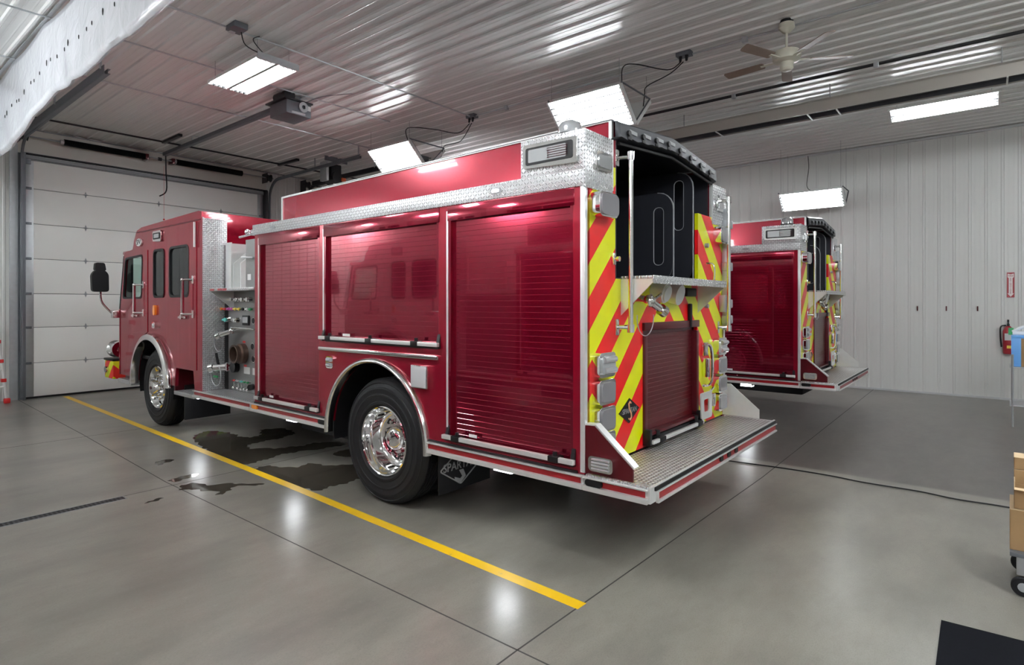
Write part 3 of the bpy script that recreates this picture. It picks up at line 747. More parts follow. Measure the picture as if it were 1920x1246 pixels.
for p, l in PUD:
    q = chaikin(p, 4); big_ = len(p) > 11; am = 0.028 if big_ else 0.014
    q = [(x+am*(math.sin(31*y+7*x)*0.5+math.sin(17*x-53*y)*0.35+0.5*math.sin(97*x+61*y)*0.5), y+am*1.3*(math.sin(23*x+11)*0.5+math.sin(71*x+29*y)*0.4)) for x, y in q]
    o = MB().plate('z', 0.0, 0.001, q).build('puddle', 'wet', smooth=None); tag(o, l, 'puddle', )
# trench drain
t = thing('trench_drain', 'narrow black grated floor drain at left', 'floor drain', (1.79, 5.86, 0))
MB().box(-6.0, 0.02, -0.055, -0.047, 0.0, 0.003).box(-6.0, 0.02, 0.047, 0.055, 0, 0.003).box(0.012, 0.02, -0.055, 0.055, 0, 0.003).build('frame', 'grey', t)
g = MB().box(-6.0, 0.012, -0.047, 0.047, 0.0, 0.0008)
g.build('channel', 'black', t)
g = MB()
for i in range(200): g.box(-0.01-i*0.03, -0.022-i*0.03, -0.047, 0.047, 0.0008, 0.0025)
g.build('grate', 'blackmetal', t, smooth=None)
# extension cord
pts = [(6.3, 2.5), (6.34, 2.13), (6.41, 1.6), (6.42, 1.2), (6.38, 0.9), (6.39, 0.48), (6.34, 0.2), (6.36, -0.14), (6.3, -0.6), (6.1, -1.4)]
o = MB().tube(smooth_path([(x, y, 0.007) for x, y in pts], 8), 0.006, 8).build('extension_cord', 'black')
tag(o, 'black extension cord lying across the concrete behind the trucks', 'cord')

# ================================================================ FIRE TRUCK
# local frame: x from the left side (0) to the right side (2.51), y forward from the rear wall, z up
W = 2.51
def truck():
    T = thing('fire_truck', 'nearest red fire truck with chevron-striped rear, standing beside the yellow floor line', 'fire truck', (3.11, 1.95, 0))
    B = lambda: MB()
    # ---- body sides
    arch = [(2.11+0.665*math.cos(a), 0.535+0.665*math.sin(a)) for a in [math.pi*i/28 for i in range(29)]]
    out = [(0.0, 0.63), (0.0, 2.46), (4.17, 2.46), (4.17, 0.63), (2.775, 0.63)]+arch[1:-1]+[(1.445, 0.63)]
    doors = [(0.085, 1.205, 0.665, 2.40), (1.315, 2.855, 1.35, 2.40), (2.945, 4.075, 0.665, 2.40)]
    holes = [[(a, c), (b, c), (b, d), (a, d)] for a, b, c, d in doors]
    B().plate('x', 0.0, 0.06, out, holes).build('side_body_panel', 'red', T)
    B().plate('x', W-0.06, W, out, holes).build('side_body_panel', 'red', T)
    core = B(); core.box(0.1, W-0.1, 0.06, 4.13, 1.24, 1.86); core.box(0.1, W-0.1, 0.06, 1.40, 0.66, 1.24)
    core.box(0.1, W-0.1, 2.82, 4.13, 0.66, 1.24); core.box(0.8, W-0.8, 1.4, 2.82, 0.66, 1.24)
    core.box(0.1, W-0.1, 4.12, 4.17, 0.63, 2.46); core.box(0.1, 0.34, 0.06, 4.13, 1.86, 2.44); core.box(W-0.26, W-0.1, 0.06, 4.13, 1.86, 2.44)
    core.build('body_core', 'chassis', T)
    # ---- side shutters (left and right)
    def shutter(side, y0, y1, z0, z1, post_front=True):
        xs = 1 if side == 'L' else -1; X = lambda v: v if side == 'L' else W-v
        t = B(); p = 0.04; n = int((z1-z0-0.05)/p); rows = []
        prof = []
        for i in range(n+1):
            z = z1-0.0-i*p
            prof += [(0.0307, z), (0.0300, z-0.0012), (0.0300, z-p+0.0012), (0.0307, z-p)]
        t.grid([[Vector((X(d), y0+0.02, z)) for d, z in prof], [Vector((X(d), y1-0.02, z)) for d, z in prof]])
        s = t.build('roller_shutter', 'shutter', T, smooth=None, recalc=False)
        zb = z1-(n+1)*p
        r = B(); r.box(min(X(0.034), X(0.0)), max(X(0.034), X(0.0)), y0+0.02, y1-0.02, zb-0.03, zb+0.004, 0.004); r.build('bottom_rail', 'shutter', s)
        for ya in (y0, y1-0.022): B().box(min(X(0.0), X(0.05)), max(X(0.0), X(0.05)), ya, ya+0.022, z0, z1).build('guide_rail', 'shutter', s)
        g = B(); g.box(min(X(-0.004), X(0.004)), max(X(-0.004), X(0.004)), y1+0.004, y1+0.022, z0+0.03, z1); g.build('aluminium_edge_strip', 'alu', s)
        h = B(); h.box(min(X(-0.006), X(0.05)), max(X(-0.006), X(0.05)), y0-0.01, y1+0.01, z1-0.075, z1+0.035, 0.004); h.build('shutter_hood', 'shutter', s)
        d = B(); d.box(min(X(0.0), X(0.05)), max(X(0.0), X(0.05)), y0+0.01, y1-0.01, z0-0.004, z0+0.02); d.build('sill', 'blackmetal', s)
        zz = z0+0.035
        bar = B(); bar.box(min(X(-0.05), X(-0.02)), max(X(-0.05), X(-0.02)), y0-0.03, y1+0.03, zz-0.016, zz+0.016, 0.005); bar.build('lift_bar', 'alu', s, label='bright aluminium lift bar')
        L = y1-y0
        for q in ([0.11, 0.9] if L < 1.3 else [0.15, 0.53, 0.92]):
            y = y0+L*q
            k = B(); k.box(min(X(-0.055), X(0.02)), max(X(-0.055), X(0.02)), y-0.04, y+0.04, zz-0.02, zz+0.02, 0.006)
            k.cyl((X(-0.025), y, zz), (X(-0.025), y, zz+0.045), 0.015, n=10); k.build('bar_bracket', 'black', s)
        for y in (y0-0.02, y1-0.01):
            k = B(); k.plate('y', y, y+0.03, [(X(-0.03), zz-0.03), (X(0.03), zz-0.03), (X(0.03), zz+0.09), (X(0.0), zz+0.08)]); k.build('end_bracket', 'black', s)
        lb = B(); lb.box(min(X(-0.002), X(0.0)), max(X(-0.002), X(0.0)), y0+L*0.74, y0+L*0.81, zz+0.022, zz+0.045); lb.build('latch_label', 'white', s)
        return s
    for a, b, c, d in doors: shutter('L', a, b, c, d); shutter('R', a, b, c, d)
    # bright trim under the middle shutter
    B().box(-0.03, 0.0, 1.30, 2.92, 1.265, 1.30, 0.012).build('drip_moulding', 'polished', T, label='polished half-round moulding')
    # ---- rear wall with chevrons
    def rear_plate(outer, holes, name='rear_panel'): return B().plate('y', 0.0, 0.03, outer, holes).build(name, 'chev', T)
    rear_plate([(0.03, 0.645), (0.03, 2.46), (0.39, 2.46), (0.39, 1.87), (1.85, 1.87), (1.85, 2.49), (2.18, 2.49), (2.48, 2.46), (2.48, 0.645)],
               [[(0.80, 0.66), (1.83, 0.66), (1.83, 1.56), (0.80, 1.56)]])
    B().box(0.36, 0.39, -0.002, 0.03, 2.46, 2.62).build('rear_panel', 'chev', T)
    B().box(0.36, 0.39, -0.002, 0.03, 2.62, 2.93).build('corner_post', 'red', T)
    B().box(0.335, 0.36, -0.003, 0.02, 2.46, 2.935).build('corner_trim', 'alu', T); B().box(2.17, 2.195, -0.003, 0.02, 2.46, 2.93).build('corner_trim', 'alu', T)
    for a_, b_ in ((-0.006, 0.03), (W-0.03, W+0.006)): B().box(a_, b_, -0.005, 0.03, 0.64, 2.47, 0.006).build('corner_extrusion', 'alu', T, label='bright aluminium corner extrusion')
    # rear shutter
    s = B(); prof = []
    for i in range(23):
        z = 1.505-i*0.034; prof += [(0.0302, z), (0.029, z-0.0016), (0.029, z-0.0324), (0.0302, z-0.034)]
    s.grid([[Vector((0.84, d, z)) for d, z in prof], [Vector((1.79, d, z)) for d, z in prof]])
    rs = s.build('roller_shutter', 'darkred', T, smooth=None, recalc=False)
    B().box(0.79, 1.84, -0.02, 0.03, 1.50, 1.56, 0.006).build('shutter_hood', 'darkred', rs)
    for a_ in (0.795, 1.785): B().box(a_, a_+0.05, -0.015, 0.04, 0.66, 1.47, 0.004).build('guide_rail', 'darkred', rs)
    B().box(0.845, 1.785, -0.03, 0.035, 0.72, 0.745, 0.006).build('bottom_rail', 'darkred', rs)
    B().box(0.80, 1.83, 0.0, 0.05, 0.645, 0.70).build('sill', 'blackmetal', rs)
    B().box(0.82, 1.81, -0.075, -0.05, 0.672, 0.70, 0.005).build('lift_bar', 'alu', rs, label='bright aluminium lift bar')
    for x in (0.98, 1.72): B().box(x-0.05, x+0.05, -0.08, 0.03, 0.665, 0.705, 0.006).cyl((x, -0.03, 0.7), (x, -0.03, 0.75), 0.02, n=10).build('bar_bracket', 'black', rs)
    for x in (0.81, 1.80): B().box(x-0.015, x+0.02, -0.06, 0.03, 0.66, 0.78, 0.006).build('end_bracket', 'black', rs)
    # black badge on the chevrons
    bd = B().plate('y', -0.006, 0.0, [(0.585, 1.035), (0.73, 0.95), (0.58, 0.86), (0.435, 0.945)]).build('maker_badge', 'black', T)
    e = B().tube([(0.60, -0.008, 1.0), (0.585, -0.008, 1.012), (0.565, -0.008, 0.998), (0.572, -0.008, 0.965), (0.60, -0.008, 0.93), (0.605, -0.008, 0.9), (0.585, -0.008, 0.882), (0.565, -0.008, 0.895)], 0.006, 6)
    e.build('emblem_stroke', 'gold', bd)
    tb = text_bm('SPARTAN', 0.05, 0.0006); m = MB(); m.merge(tb, 0, Matrix.Translation((0.585, -0.007, 0.948)) @ Matrix.Rotation(PI/2, 4, 'X')); m.build('lettering', 'decalgrey', bd, smooth=None)
    # ---- hose bed
    hb = B(); x0, x1 = 0.395, 2.165
    hb.box(x0, x0+0.008, 0.0, 3.55, 1.87, 2.93); hb.box(x1-0.008, x1, 0.03, 3.55, 1.87, 2.9); hb.box(x0, x1, 0.03, 3.55, 1.865, 1.88); hb.box(x0, x1, 3.5, 3.55, 1.87, 2.9)
    H = hb.build('hose_bed', 'liner', T, label='black hose bed lining')
    for x, zt, sl in ((1.42, 2.62, (2.0, 2.5)), (1.83, 2.86, (2.33, 2.79))):
        o = rpoly([(0.04, 1.88), (0.04, zt), (3.3, zt), (3.3, 1.88)], 0.16, 6)
        slot = rrect(0.12, sl[0]+0.02, 0.21, sl[1], 0.04, 4)
        d = B().plate('x', x-0.006, x+0.006, o, [slot]).build('hose_bed_divider', 'liner', T)
        e = B().tube([(x, 0.036, 1.89)]+[(x, 0.036, zt-0.14)]+[(x, 0.036+0.14*(1-math.cos(a)), zt-0.14+0.14*math.sin(a)) for a in (0.3, 0.6, 0.9, 1.2, 1.57)], 0.006, 6); e.build('edge_trim', 'grey', d)
        B().tube([(x-0.003, p, q) for p, q in slot], 0.004, 6, closed=True).build('slot_trim', 'grey', d)
    # vinyl cover with buckled straps
    def ztop(x): return 2.93+0.09*max(0, 1-abs(x-1.27)/0.94)
    c = B(); rows = []
    xs = [0.33+(2.2-0.33)*i/24 for i in range(25)]
    rows.append([Vector((x, 3.6, ztop(x)-0.03)) for x in xs]); rows.append([Vector((x, 0.0, ztop(x))) for x in xs])
    rows.append([Vector((x, -0.03, ztop(x)-0.02)) for x in xs]); rows.append([Vector((x, -0.035, ztop(x)-0.11-0.01*math.sin(x*40))) for x in xs])
    rows.append([Vector((x, 0.0, ztop(x)-0.125)) for x in xs])
    c.grid(rows)
    cv = c.build('hose_bed_cover', 'vinyl', T, smooth=50, recalc=False, label='black vinyl hose bed cover')
    md = cv.modifiers.new('thick', 'SOLIDIFY'); md.thickness = 0.005
    for i in range(8):
        x = 0.55+i*0.215; z = ztop(x)-0.06
        B().box(x-0.035, x+0.075, -0.046, -0.036, z-0.015, z+0.012, 0.003).build('strap_buckle', 'grey', cv)
        B().cyl((x-0.05, -0.055, z-0.02), (x-0.05, -0.02, z-0.02), 0.02, n=10).box(x-0.06, x+0.0, -0.045, -0.03, z-0.06, z+0.0, 0.004).build('strap', 'black', cv)
    b = B(); b.tube([(0.42, -0.01, 2.79), (1.27, -0.01, 2.86), (2.15, -0.01, 2.79)], 0.012, 6); b.build('cover_rod', 'black', cv)
    # upper body side walls
    for x, nm in ((0.345, 'L'), (2.175, 'R')):
        u = B().plate('x', x, x+0.02, [(0.0, 2.45), (0.0, 2.925), (4.21, 2.885), (4.21, 2.45)]).build('upper_side_panel', 'red', T)
        B().plate('x', x-0.012, x+0.03, [(0.0, 2.925), (0.0, 2.945), (4.22, 2.905), (4.22, 2.885)]).build('top_edge_trim', 'alu', u)
        B().box(x-0.01, x+0.024, 4.20, 4.225, 2.45, 2.9).build('front_edge_trim', 'alu', u)
    B().box(0.37, 2.17, 4.19, 4.21, 2.45, 2.88).build('upper_front_panel', 'red', T)
    for i in range(16): pass
    r = B()
    for i in range(18): r.sph((0.355, 0.35+i*0.22, 2.947-0.0095*(0.35+i*0.22)), 0.008, n=8)
    r.build('cover_snaps', 'chrome', T)
    # tread plate band and ledge
    B().box(-0.012, 0.0, 0.0, 4.20, 2.44, 2.545, 0.003).build('tread_plate_band', 'dt_side', T, label='diamond tread plate band')
    B().box(W, W+0.012, 0.0, 4.20, 2.44, 2.545, 0.003).build('tread_plate_band', 'dt_side', T, label='diamond tread plate band')
    for a_, b_ in ((-0.012, 0.345), (W-0.345, W+0.012)): B().box(a_, b_, 0.5, 4.2, 2.535, 2.548, 0.003).build('tread_plate_ledge', 'dt_top', T)
    for y in (0.72, 3.78):
        k = B().plate('x', -0.02, -0.012, rrect(y-0.055, 2.475, y+0.055, 2.51, 0.017)).build('marker_lamp', 'grey', T)
        B().plate('x', -0.024, -0.02, rrect(y-0.035, 2.482, y+0.035, 2.503, 0.01)).build('lens', 'lens', k)
    # corner boxes with scene lights
    for sd in (0, 1):
        X = (lambda v: v) if sd == 0 else (lambda v: W-v)
        lo = lambda a, b: (min(X(a), X(b)), max(X(a), X(b)))
        q = lo(-0.012, 0.0); bx = B(); bx.box(q[0], q[1], 0.0, 0.5, 2.545, 2.795, 0.004); q = lo(0.0, 0.335); bx.box(q[0], q[1], 0.49, 0.5, 2.545, 2.79)
        bx.build('light_box_side', 'dt_side', T)
        q = lo(-0.012, 0.335); B().box(q[0], q[1], -0.012, 0.0, 2.43, 2.79, 0.003).build('light_box_rear', 'dt_rear', T)
        B().box(q[0], q[1], -0.012, 0.5, 2.785, 2.797, 0.003).build('light_box_top', 'dt_top', T)
        f = B().bevmod().plate('x', X(-0.034), X(-0.012), rpoly([(0.035, 2.585), (0.035, 2.755), (0.465, 2.76), (0.465, 2.60)], 0.02, 3)).build('scene_light', 'chrome', T)
        B().plate('x', X(-0.037), X(-0.034), rrect(0.065, 2.62, 0.44, 2.735, 0.015)).build('light_face', 'black', f)
        for y in (0.17, 0.335): B().plate('x', X(-0.040), X(-0.037), rrect(y-0.055 if y < .3 else y-0.09, 2.635, y+0.09 if y < .3 else y+0.08, 2.72, 0.008)).build('lamp_lens', 'lens', f)
        g = B()
        for i in range(5): g.cyl((X(-0.041), 0.10, 2.648+i*0.015), (X(-0.041), 0.26, 2.648+i*0.015), 0.003, n=6)
        g.build('led_rows', 'chrome', f)
        # beacon
        bc = B().cyl((X(0.14), 0.2, 2.797), (X(0.14), 0.2, 2.825), 0.09, n=24).build('beacon', 'black', T)
        B().lathe([(0.0, 0.082), (0.05, 0.08), (0.075, 0.068), (0.09, 0.04), (0.094, 0.0)], c=(X(0.14), 0.2, 2.825), ax='z', n=24).build('beacon_dome', 'lens', bc)
        # rear face warning light on the tread plate
        rr = [X(v) for v in (0.10, 0.30)]
        k = B().plate('y', -0.03, -0.012, rrect(min(rr), 2.56, max(rr), 2.68, 0.03)).build('warning_light', 'chrome', T)
        B().plate('y', -0.036, -0.03, rrect(min(rr)+0.02, 2.58, max(rr)-0.02, 2.66, 0.02)).build('lens', 'lens', k)
        # big oval work light under it
        rr = [X(v) for v in (0.06, 0.30)]
        k = B().bevmod().plate('y', -0.075, 0.0, rpoly([(min(rr), 2.255), (min(rr), 2.415), (max(rr), 2.415), (max(rr), 2.255)], 0.05)).build('work_light', 'chrome', T)
        B().plate('y', -0.086, -0.075, rpoly([(min(rr)+0.012, 2.267), (min(rr)+0.012, 2.403), (max(rr)-0.012, 2.403), (max(rr)-0.012, 2.267)], 0.04)).build('lens', 'lensgrey', k)
        # stack of tail lights
        for i, z in enumerate((1.305, 1.13, 0.955, 0.79)):
            a, b_ = (X(0.09), X(0.30)); a, b_ = min(a, b_), max(a, b_)
            k = B().bevmod().plate('y', -0.055, 0.0, rpoly([(a, z-0.08), (a, z+0.08), (b_, z+0.08), (b_, z-0.08)], 0.035)).build('tail_light', 'chrome', T)
            ln = B().plate('y', -0.066, -0.055, rpoly([(a+0.02, z-0.062), (a+0.02, z+0.062), (b_-0.02, z+0.062), (b_-0.02, z-0.062)], 0.03)).build('lens', 'lens' if i == 0 else 'lensgrey', k)
            if i == 0:
                g = B()
                for q_ in (-0.035, 0.035): g.cyl((a+0.03, -0.066, z+q_), (b_-0.03, -0.066, z+q_), 0.022, n=10)
                g.build('led_rows', 'lens', k)
    # ---- rear step shelf
    sh = B().box(0.46, 1.86, -0.24, 0.0, 1.868, 1.888, 0.004).build('rear_shelf', 'dt_top', T, label='aluminium shelf with tread plate edge')
    B().box(0.46, 1.86, -0.246, -0.238, 1.835, 1.89, 0.003).build('shelf_edge', 'dt_rear', sh)
    for x in (0.47, 1.845): B().plate('x', x-0.004, x+0.004, [(0.0, 1.868), (-0.235, 1.868), (-0.235, 1.84), (0.0, 1.62)]).build('shelf_bracket', 'alu', sh)
    v = B(); v.cyl((0.98, -0.0, 1.80), (0.98, -0.10, 1.775), 0.075, n=24); v.cyl((0.98, -0.10, 1.775), (0.98, -0.115, 1.771), 0.06, n=24)
    V = v.build('discharge_cap', 'alu', T)
    B().cyl((1.24, -0.0, 1.79), (1.24, -0.10, 1.765), 0.08, n=24).build('discharge_cap', 'alu', T)
    v = B(); v.cyl((0.66, 0, 1.74), (0.66, -0.12, 1.72), 0.03, n=14); v.cyl((0.66, -0.12, 1.72), (0.80, -0.14, 1.66), 0.028, n=14); v.sph((0.66, -0.12, 1.72), 0.045)
    v.cyl((0.80, -0.14, 1.66), (0.84, -0.15, 1.64), 0.042, n=14); v.tube([(0.60, -0.16, 1.76), (0.66, -0.15, 1.73), (0.74, -0.17, 1.77)], 0.01, 6)
    vv = v.build('rear_valve', 'chrome', T)
    B().tube(arc((0.72, 1.60), 0.13, PI*0.95, 2.05*PI, 14, 'xz', -0.06), 0.004, 6).build('cap_cable', 'galv', vv)
    B().box(1.62, 1.66, -0.03, 0.0, 1.50, 1.70, 0.01).build('latch_slot', 'black', T)
    B().box(1.50, 1.70, -0.05, 0.0, 1.76, 1.83, 0.01).build('camera_bracket', 'black', T)
    # ---- grab rails
    def rail(x, z0, z1, y=-0.09):
        r = B().tube([(x, y, z0), (x, y, z1)], 0.017, 12).build('grab_rail', 'polished', T, label='polished tubular grab rail')
        for z in (z0, z1):
            B().cyl((x, y, z-0.035 if z == z0 else z-0.02), (x, y, z+0.02 if z == z0 else z+0.035), 0.025, n=12).cyl((x, y, z), (x-0.03, 0.0, z), 0.016, n=10).box(x-0.06, x-0.015, -0.012, 0.0, z-0.055, z+0.055, 0.005).build('rail_stanchion', 'chrome', r)
    rail(0.44, 1.54, 2.69); rail(2.37, 1.48, 2.66)
    # fittings on the right of the rear wall
    g = B().tube(smooth_path([(1.93, -0.01, 1.33), (1.95, -0.08, 1.31), (1.95, -0.08, 1.02), (1.93, -0.01, 0.98)], 5), 0.014, 8)
    g.box(1.92, 1.99, -0.04, 0.0, 1.24, 1.36, 0.01).box(1.94, 1.98, -0.06, 0.0, 1.05, 1.22, 0.012).build('folding_step_latch', 'chrome', T)
    fs = B().plate('y', -0.012, 0.0, rpoly([(1.76, 0.93), (2.02, 0.93), (2.02, 0.70), (1.78, 0.70)], 0.03), [rpoly([(1.83, 0.87), (1.95, 0.87), (1.95, 0.76), (1.84, 0.76)], 0.02)])
    fs.xf(Matrix.Translation((0.0, -0.05, 0))); fs.build('folding_step', 'alu', T)
    B().tube([(2.0, -0.06, 0.93), (2.08, -0.05, 0.95), (2.12, -0.01, 0.95)], 0.012, 8).box(2.05, 2.1, -0.07, 0.0, 0.78, 0.9, 0.015).build('step_hinge', 'chrome', T)
    B().tube(smooth_path([(2.02, -0.01, 2.06), (2.03, -0.07, 2.04), (2.03, -0.07, 1.9), (2.02, -0.01, 1.88)], 5), 0.01, 8).build('small_handle', 'chrome', T)
    B().box(2.36, 2.40, -0.06, 0.0, 1.62, 1.78, 0.01).build('ladder_latch', 'galv', T)
    B().cyl((0.36, 0, 2.0), (0.36, -0.05, 2.0), 0.018, n=12).box(0.335, 0.365, -0.02, 0, 1.96, 2.04, 0.004).build('door_knob', 'chrome', T)
    B().cyl((2.02, 0, 2.22), (2.02, -0.03, 2.22), 0.02, n=12).build('rubber_bumper', 'grey', T)
    B().cyl((2.02, 0, 1.68), (2.02, -0.03, 1.68), 0.02, n=12).build('rubber_bumper', 'grey', T)
    # fold-down ladder gear along the right rear corner
    lg = B(); lg.box(2.44, 2.49, -0.05, 0.0, 1.45, 2.6, 0.008)
    for z in (1.55, 1.7, 2.05, 2.45): lg.box(2.42, 2.52, -0.08, 0.0, z-0.04, z+0.04, 0.012)
    lg.build('side_bracket_rail', 'galv', T)
    # ---- tailboard
    tb_ = B().box(0.02, W-0.02, -0.44, 0.0, 0.60, 0.632, 0.003).build('tailboard', 'deck', T, label='punched grip tailboard')
    B().box(-0.02, W+0.02, -0.456, -0.44, 0.545, 0.64, 0.004).build('deck_edge', 'alu', tb_)
    B().box(0.03, W-0.0, -0.468, -0.456, 0.612, 0.634, 0.003).build('rubber_edge', 'black', tb_)
    B().box(0.05, W+0.01, -0.475, -0.456, 0.538, 0.553, 0.002).box(0.05, W+0.01, -0.475, -0.456, 0.602, 0.610, 0.002).box(0.05, 0.058, -0.475, -0.456, 0.538, 0.61, 0.002).build('rear_rub_rail', 'alu', tb_)
    B().box(0.06, W+0.005, -0.462, -0.456, 0.555, 0.60).build('reflective_strip', 'redtape', tb_)
    for x in (1.11, 1.27, 1.43):
        k = B().plate('y', -0.47, -0.46, rrect(x-0.032, 0.56, x+0.032, 0.597, 0.015)).build('marker_lamp', 'black', tb_)
    B().box(-0.02, 0.05, -0.44, -0.02, 0.628, 0.642, 0.004).build('side_edge', 'dt_top', tb_)
    pl = [(0.0, 0.645), (0.0, 0.94), (-0.075, 0.945), (-0.335, 0.725), (-0.335, 0.645)]
    gs = B().plate('x', 0.0, 0.012, pl).build('tailboard_gusset', 'darkred', T, label='dark red triangular gusset')
    B().plate('x', 0.0, 0.06, [(0.0, 0.94), (0.0, 0.95), (-0.08, 0.953), (-0.345, 0.73), (-0.335, 0.72), (-0.072, 0.942)]).build('gusset_flange', 'alu', gs)
    k = B().plate('x', -0.03, 0.0, rrect(-0.215, 0.672, -0.045, 0.764, 0.025)).build('warning_light', 'chrome', gs)
    for i in range(4): B().cyl((-0.032, -0.19, 0.69+i*0.019), (-0.032, -0.07, 0.69+i*0.019), 0.008, n=8).build('led_row', 'lens', k)
    B().plate('x', W-0.05, W-0.04, pl).build('tailboard_gusset', 'alu', T, label='bare aluminium triangular gusset')
    # ---- rub rails along the side
    def rub(y0, y1, X0, sg, marks=()):
        q = lambda a, b: (min(X0+sg*a, X0+sg*b), max(X0+sg*a, X0+sg*b))
        r = B()
        for z0, z1, d in ((0.542, 0.572, 0.034), (0.618, 0.628, 0.034), (0.572, 0.618, 0.012)):
            a = q(0.0, -d); r.box(a[0], a[1], y0, y1, z0, z1, 0.002)
        R_ = r.build('rub_rail', 'alu', T, label='aluminium rub rail')
        a = q(-0.012, -0.016); B().box(a[0], a[1], y0+0.02, y1-0.02, 0.576, 0.61).build('reflective_strip', 'redtape', R_)
        for y, m in marks:
            B().plate('x', X0-sg*0.012, X0-sg*0.03, rrect(y-0.06, 0.574, y+0.06, 0.616, 0.02)).build('marker_lamp', m, R_)
        return R_
    for X0, sg in ((0.0, 1), (W, -1)):
        rub(-0.44, -0.005, X0, sg, [(-0.08, 'black')]); rub(0.0, 1.43, X0, sg); rub(2.79, 4.22, X0, sg, [(4.13, 'amber'), (2.86, 'black')]); rub(4.24, 5.68, X0, sg)
    for a_, b_ in ((0.05, 1.43), (2.8, 4.17)): B().box(-0.01, 0.02, a_, b_, 0.63, 0.645).build('lower_seal', 'blackmetal', T)
    # ---- rear arch
    fr = B(); fr.lathe([(0.03, 0.652), (-0.02, 0.652), (-0.036, 0.657), (-0.045, 0.668), (-0.045, 0.68), (-0.036, 0.693), (-0.018, 0.70), (0.01, 0.702)], c=(0, 2.11, 0.535), n=48, a0=-0.03, a1=PI+0.03).build('wheel_arch_trim', 'polished', T, label='polished wheel arch trim')
    fr = B(); fr.lathe([(-0.02, 0.655), (0.05, 0.66), (0.05, 0.69), (0.03, 0.72), (0.0, 0.722)], c=(W, 2.11, 0.535), n=48, a0=-0.03, a1=PI+0.03).build('wheel_arch_trim', 'polished', T)
    for q_ in ([(0.05, 0.668), (0.74, 0.668), (0.74, 0.1)], [(W-0.74, 0.1), (W-0.74, 0.668), (W-0.05, 0.668)]): B().lathe(q_, c=(0, 2.11, 0.535), n=30, a0=-0.15, a1=PI+0.15).build('wheel_well', 'chassis', T)
    k = B().plate('x', -0.022, 0.0, rrect(2.69, 1.105, 2.80, 1.215, 0.025)).build('marker_light', 'chrome', T)
    for z in (1.135, 1.185): B().cyl((-0.022, 2.715, z), (-0.022, 2.775, z), 0.02, n=10).build('lamp_lens', 'lens', k)
    k = B().box(-0.035, 0.0, 1.41, 1.60, 1.035, 1.215, 0.008).build('fuel_filler_box', 'chrome', T)
    B().box(-0.042, -0.034, 1.418, 1.592, 1.043, 1.207, 0.006).build('filler_door', 'lightgrey', k)
    # ---- wheels
    def tyre(P, x, y, dirn, R=0.535, wd=0.27):
        pr = [(0.02, 0.295), (0.004, 0.315), (-0.002, 0.318), (-0.003, 0.335), (0.001, 0.34), (-0.006, 0.385), (-0.010, 0.39), (-0.010, 0.40), (-0.006, 0.405), (-0.004, 0.44), (-0.006, 0.445), (-0.004, 0.455), (0.002, 0.46), (0.012, 0.49), (0.008, 0.496), (0.02, 0.512), (0.045, R-0.006), (0.055, R)]
        n = 5
        for i in range(n):
            a = 0.055+(wd-0.11)*i/n; b = 0.055+(wd-0.11)*(i+1)/n
            pr += [(a, R), (b-0.012, R), (b-0.010, R-0.012), (b-0.002, R-0.012), (b, R)]
        pr += [(wd-0.045, R-0.006), (wd-0.02, 0.505), (wd, 0.46), (wd+0.008, 0.40), (wd, 0.32), (wd-0.02, 0.295), (0.02, 0.295)]
        pr = [(x+dirn*d, r) for d, r in pr]
        return B().lathe(pr, c=(0, y, 0.53), n=72).build('tyre', 'rubber', P, smooth=28)
    def wheel_r(X0, dn):
        t = tyre(T, X0, 2.03, dn); tyre(T, X0+dn*0.33, 2.03, dn)
        q = lambda l: [(X0+dn*d, r) for d, r in l]
        B().lathe(q([(0.012, 0.298), (0.006, 0.29), (0.012, 0.282), (0.03, 0.277), (0.06, 0.262), (0.10, 0.255), (0.165, 0.248), (0.19, 0.235), (0.21, 0.20), (0.215, 0.15), (0.21, 0.10)]), c=(0, 2.03, 0.53), n=64).build('wheel_rim', 'chrome', t)
        h = B()
        for i in range(10):
            a = i*PI*2/10; h.cyl((X0+dn*0.203, 2.03+0.205*math.cos(a), 0.53+0.205*math.sin(a)), (X0+dn*0.215, 2.03+0.205*math.cos(a), 0.53+0.205*math.sin(a)), 0.028, n=14)
        h.build('hand_holes', 'black', t)
        B().lathe(q([(0.21, 0.11), (0.16, 0.105), (0.13, 0.10), (0.11, 0.085), (0.10, 0.06), (0.095, 0.0)]), c=(0, 2.03, 0.53), n=32).build('hub_cap', 'chrome', t)
        for i in range(10):
            a = (i+0.5)*PI*2/10; B().cyl((X0+dn*0.21, 2.03+0.155*math.cos(a), 0.53+0.155*math.sin(a)), (X0+dn*0.165, 2.03+0.155*math.cos(a), 0.53+0.155*math.sin(a)), 0.021, 0.015, n=8).build('lug_nut', 'chrome', t)
    def wheel_f(X0, dn):
        t = tyre(T, X0, 7.05, dn, 0.54, 0.29)
        q = lambda l: [(X0+dn*d, r) for d, r in l]
        B().lathe(q([(0.012, 0.298), (0.004, 0.288), (0.015, 0.272), (0.05, 0.258), (0.075, 0.235), (0.06, 0.20), (0.03, 0.185), (0.025, 0.15), (0.03, 0.11)]), c=(0, 7.05, 0.53), n=64).build('wheel_rim', 'chrome', t)
        B().lathe(q([(0.03, 0.115), (-0.03, 0.105), (-0.06, 0.09), (-0.07, 0.05), (-0.07, 0.0)]), c=(0, 7.05, 0.53), n=32).build('hub_cap', 'chrome', t)
        B().cyl((X0-dn*0.072, 7.05, 0.53), (X0-dn*0.078, 7.05, 0.53), 0.022, n=16).build('hub_window', 'darkred', t)
        for i in range(10):
            a = (i+0.5)*PI*2/10; B().cyl((X0+dn*0.03, 7.05+0.155*math.cos(a), 0.53+0.155*math.sin(a)), (X0-dn*0.03, 7.05+0.155*math.cos(a), 0.53+0.155*math.sin(a)), 0.023, 0.018, n=8).build('lug_nut', 'chrome', t)
        h = B()
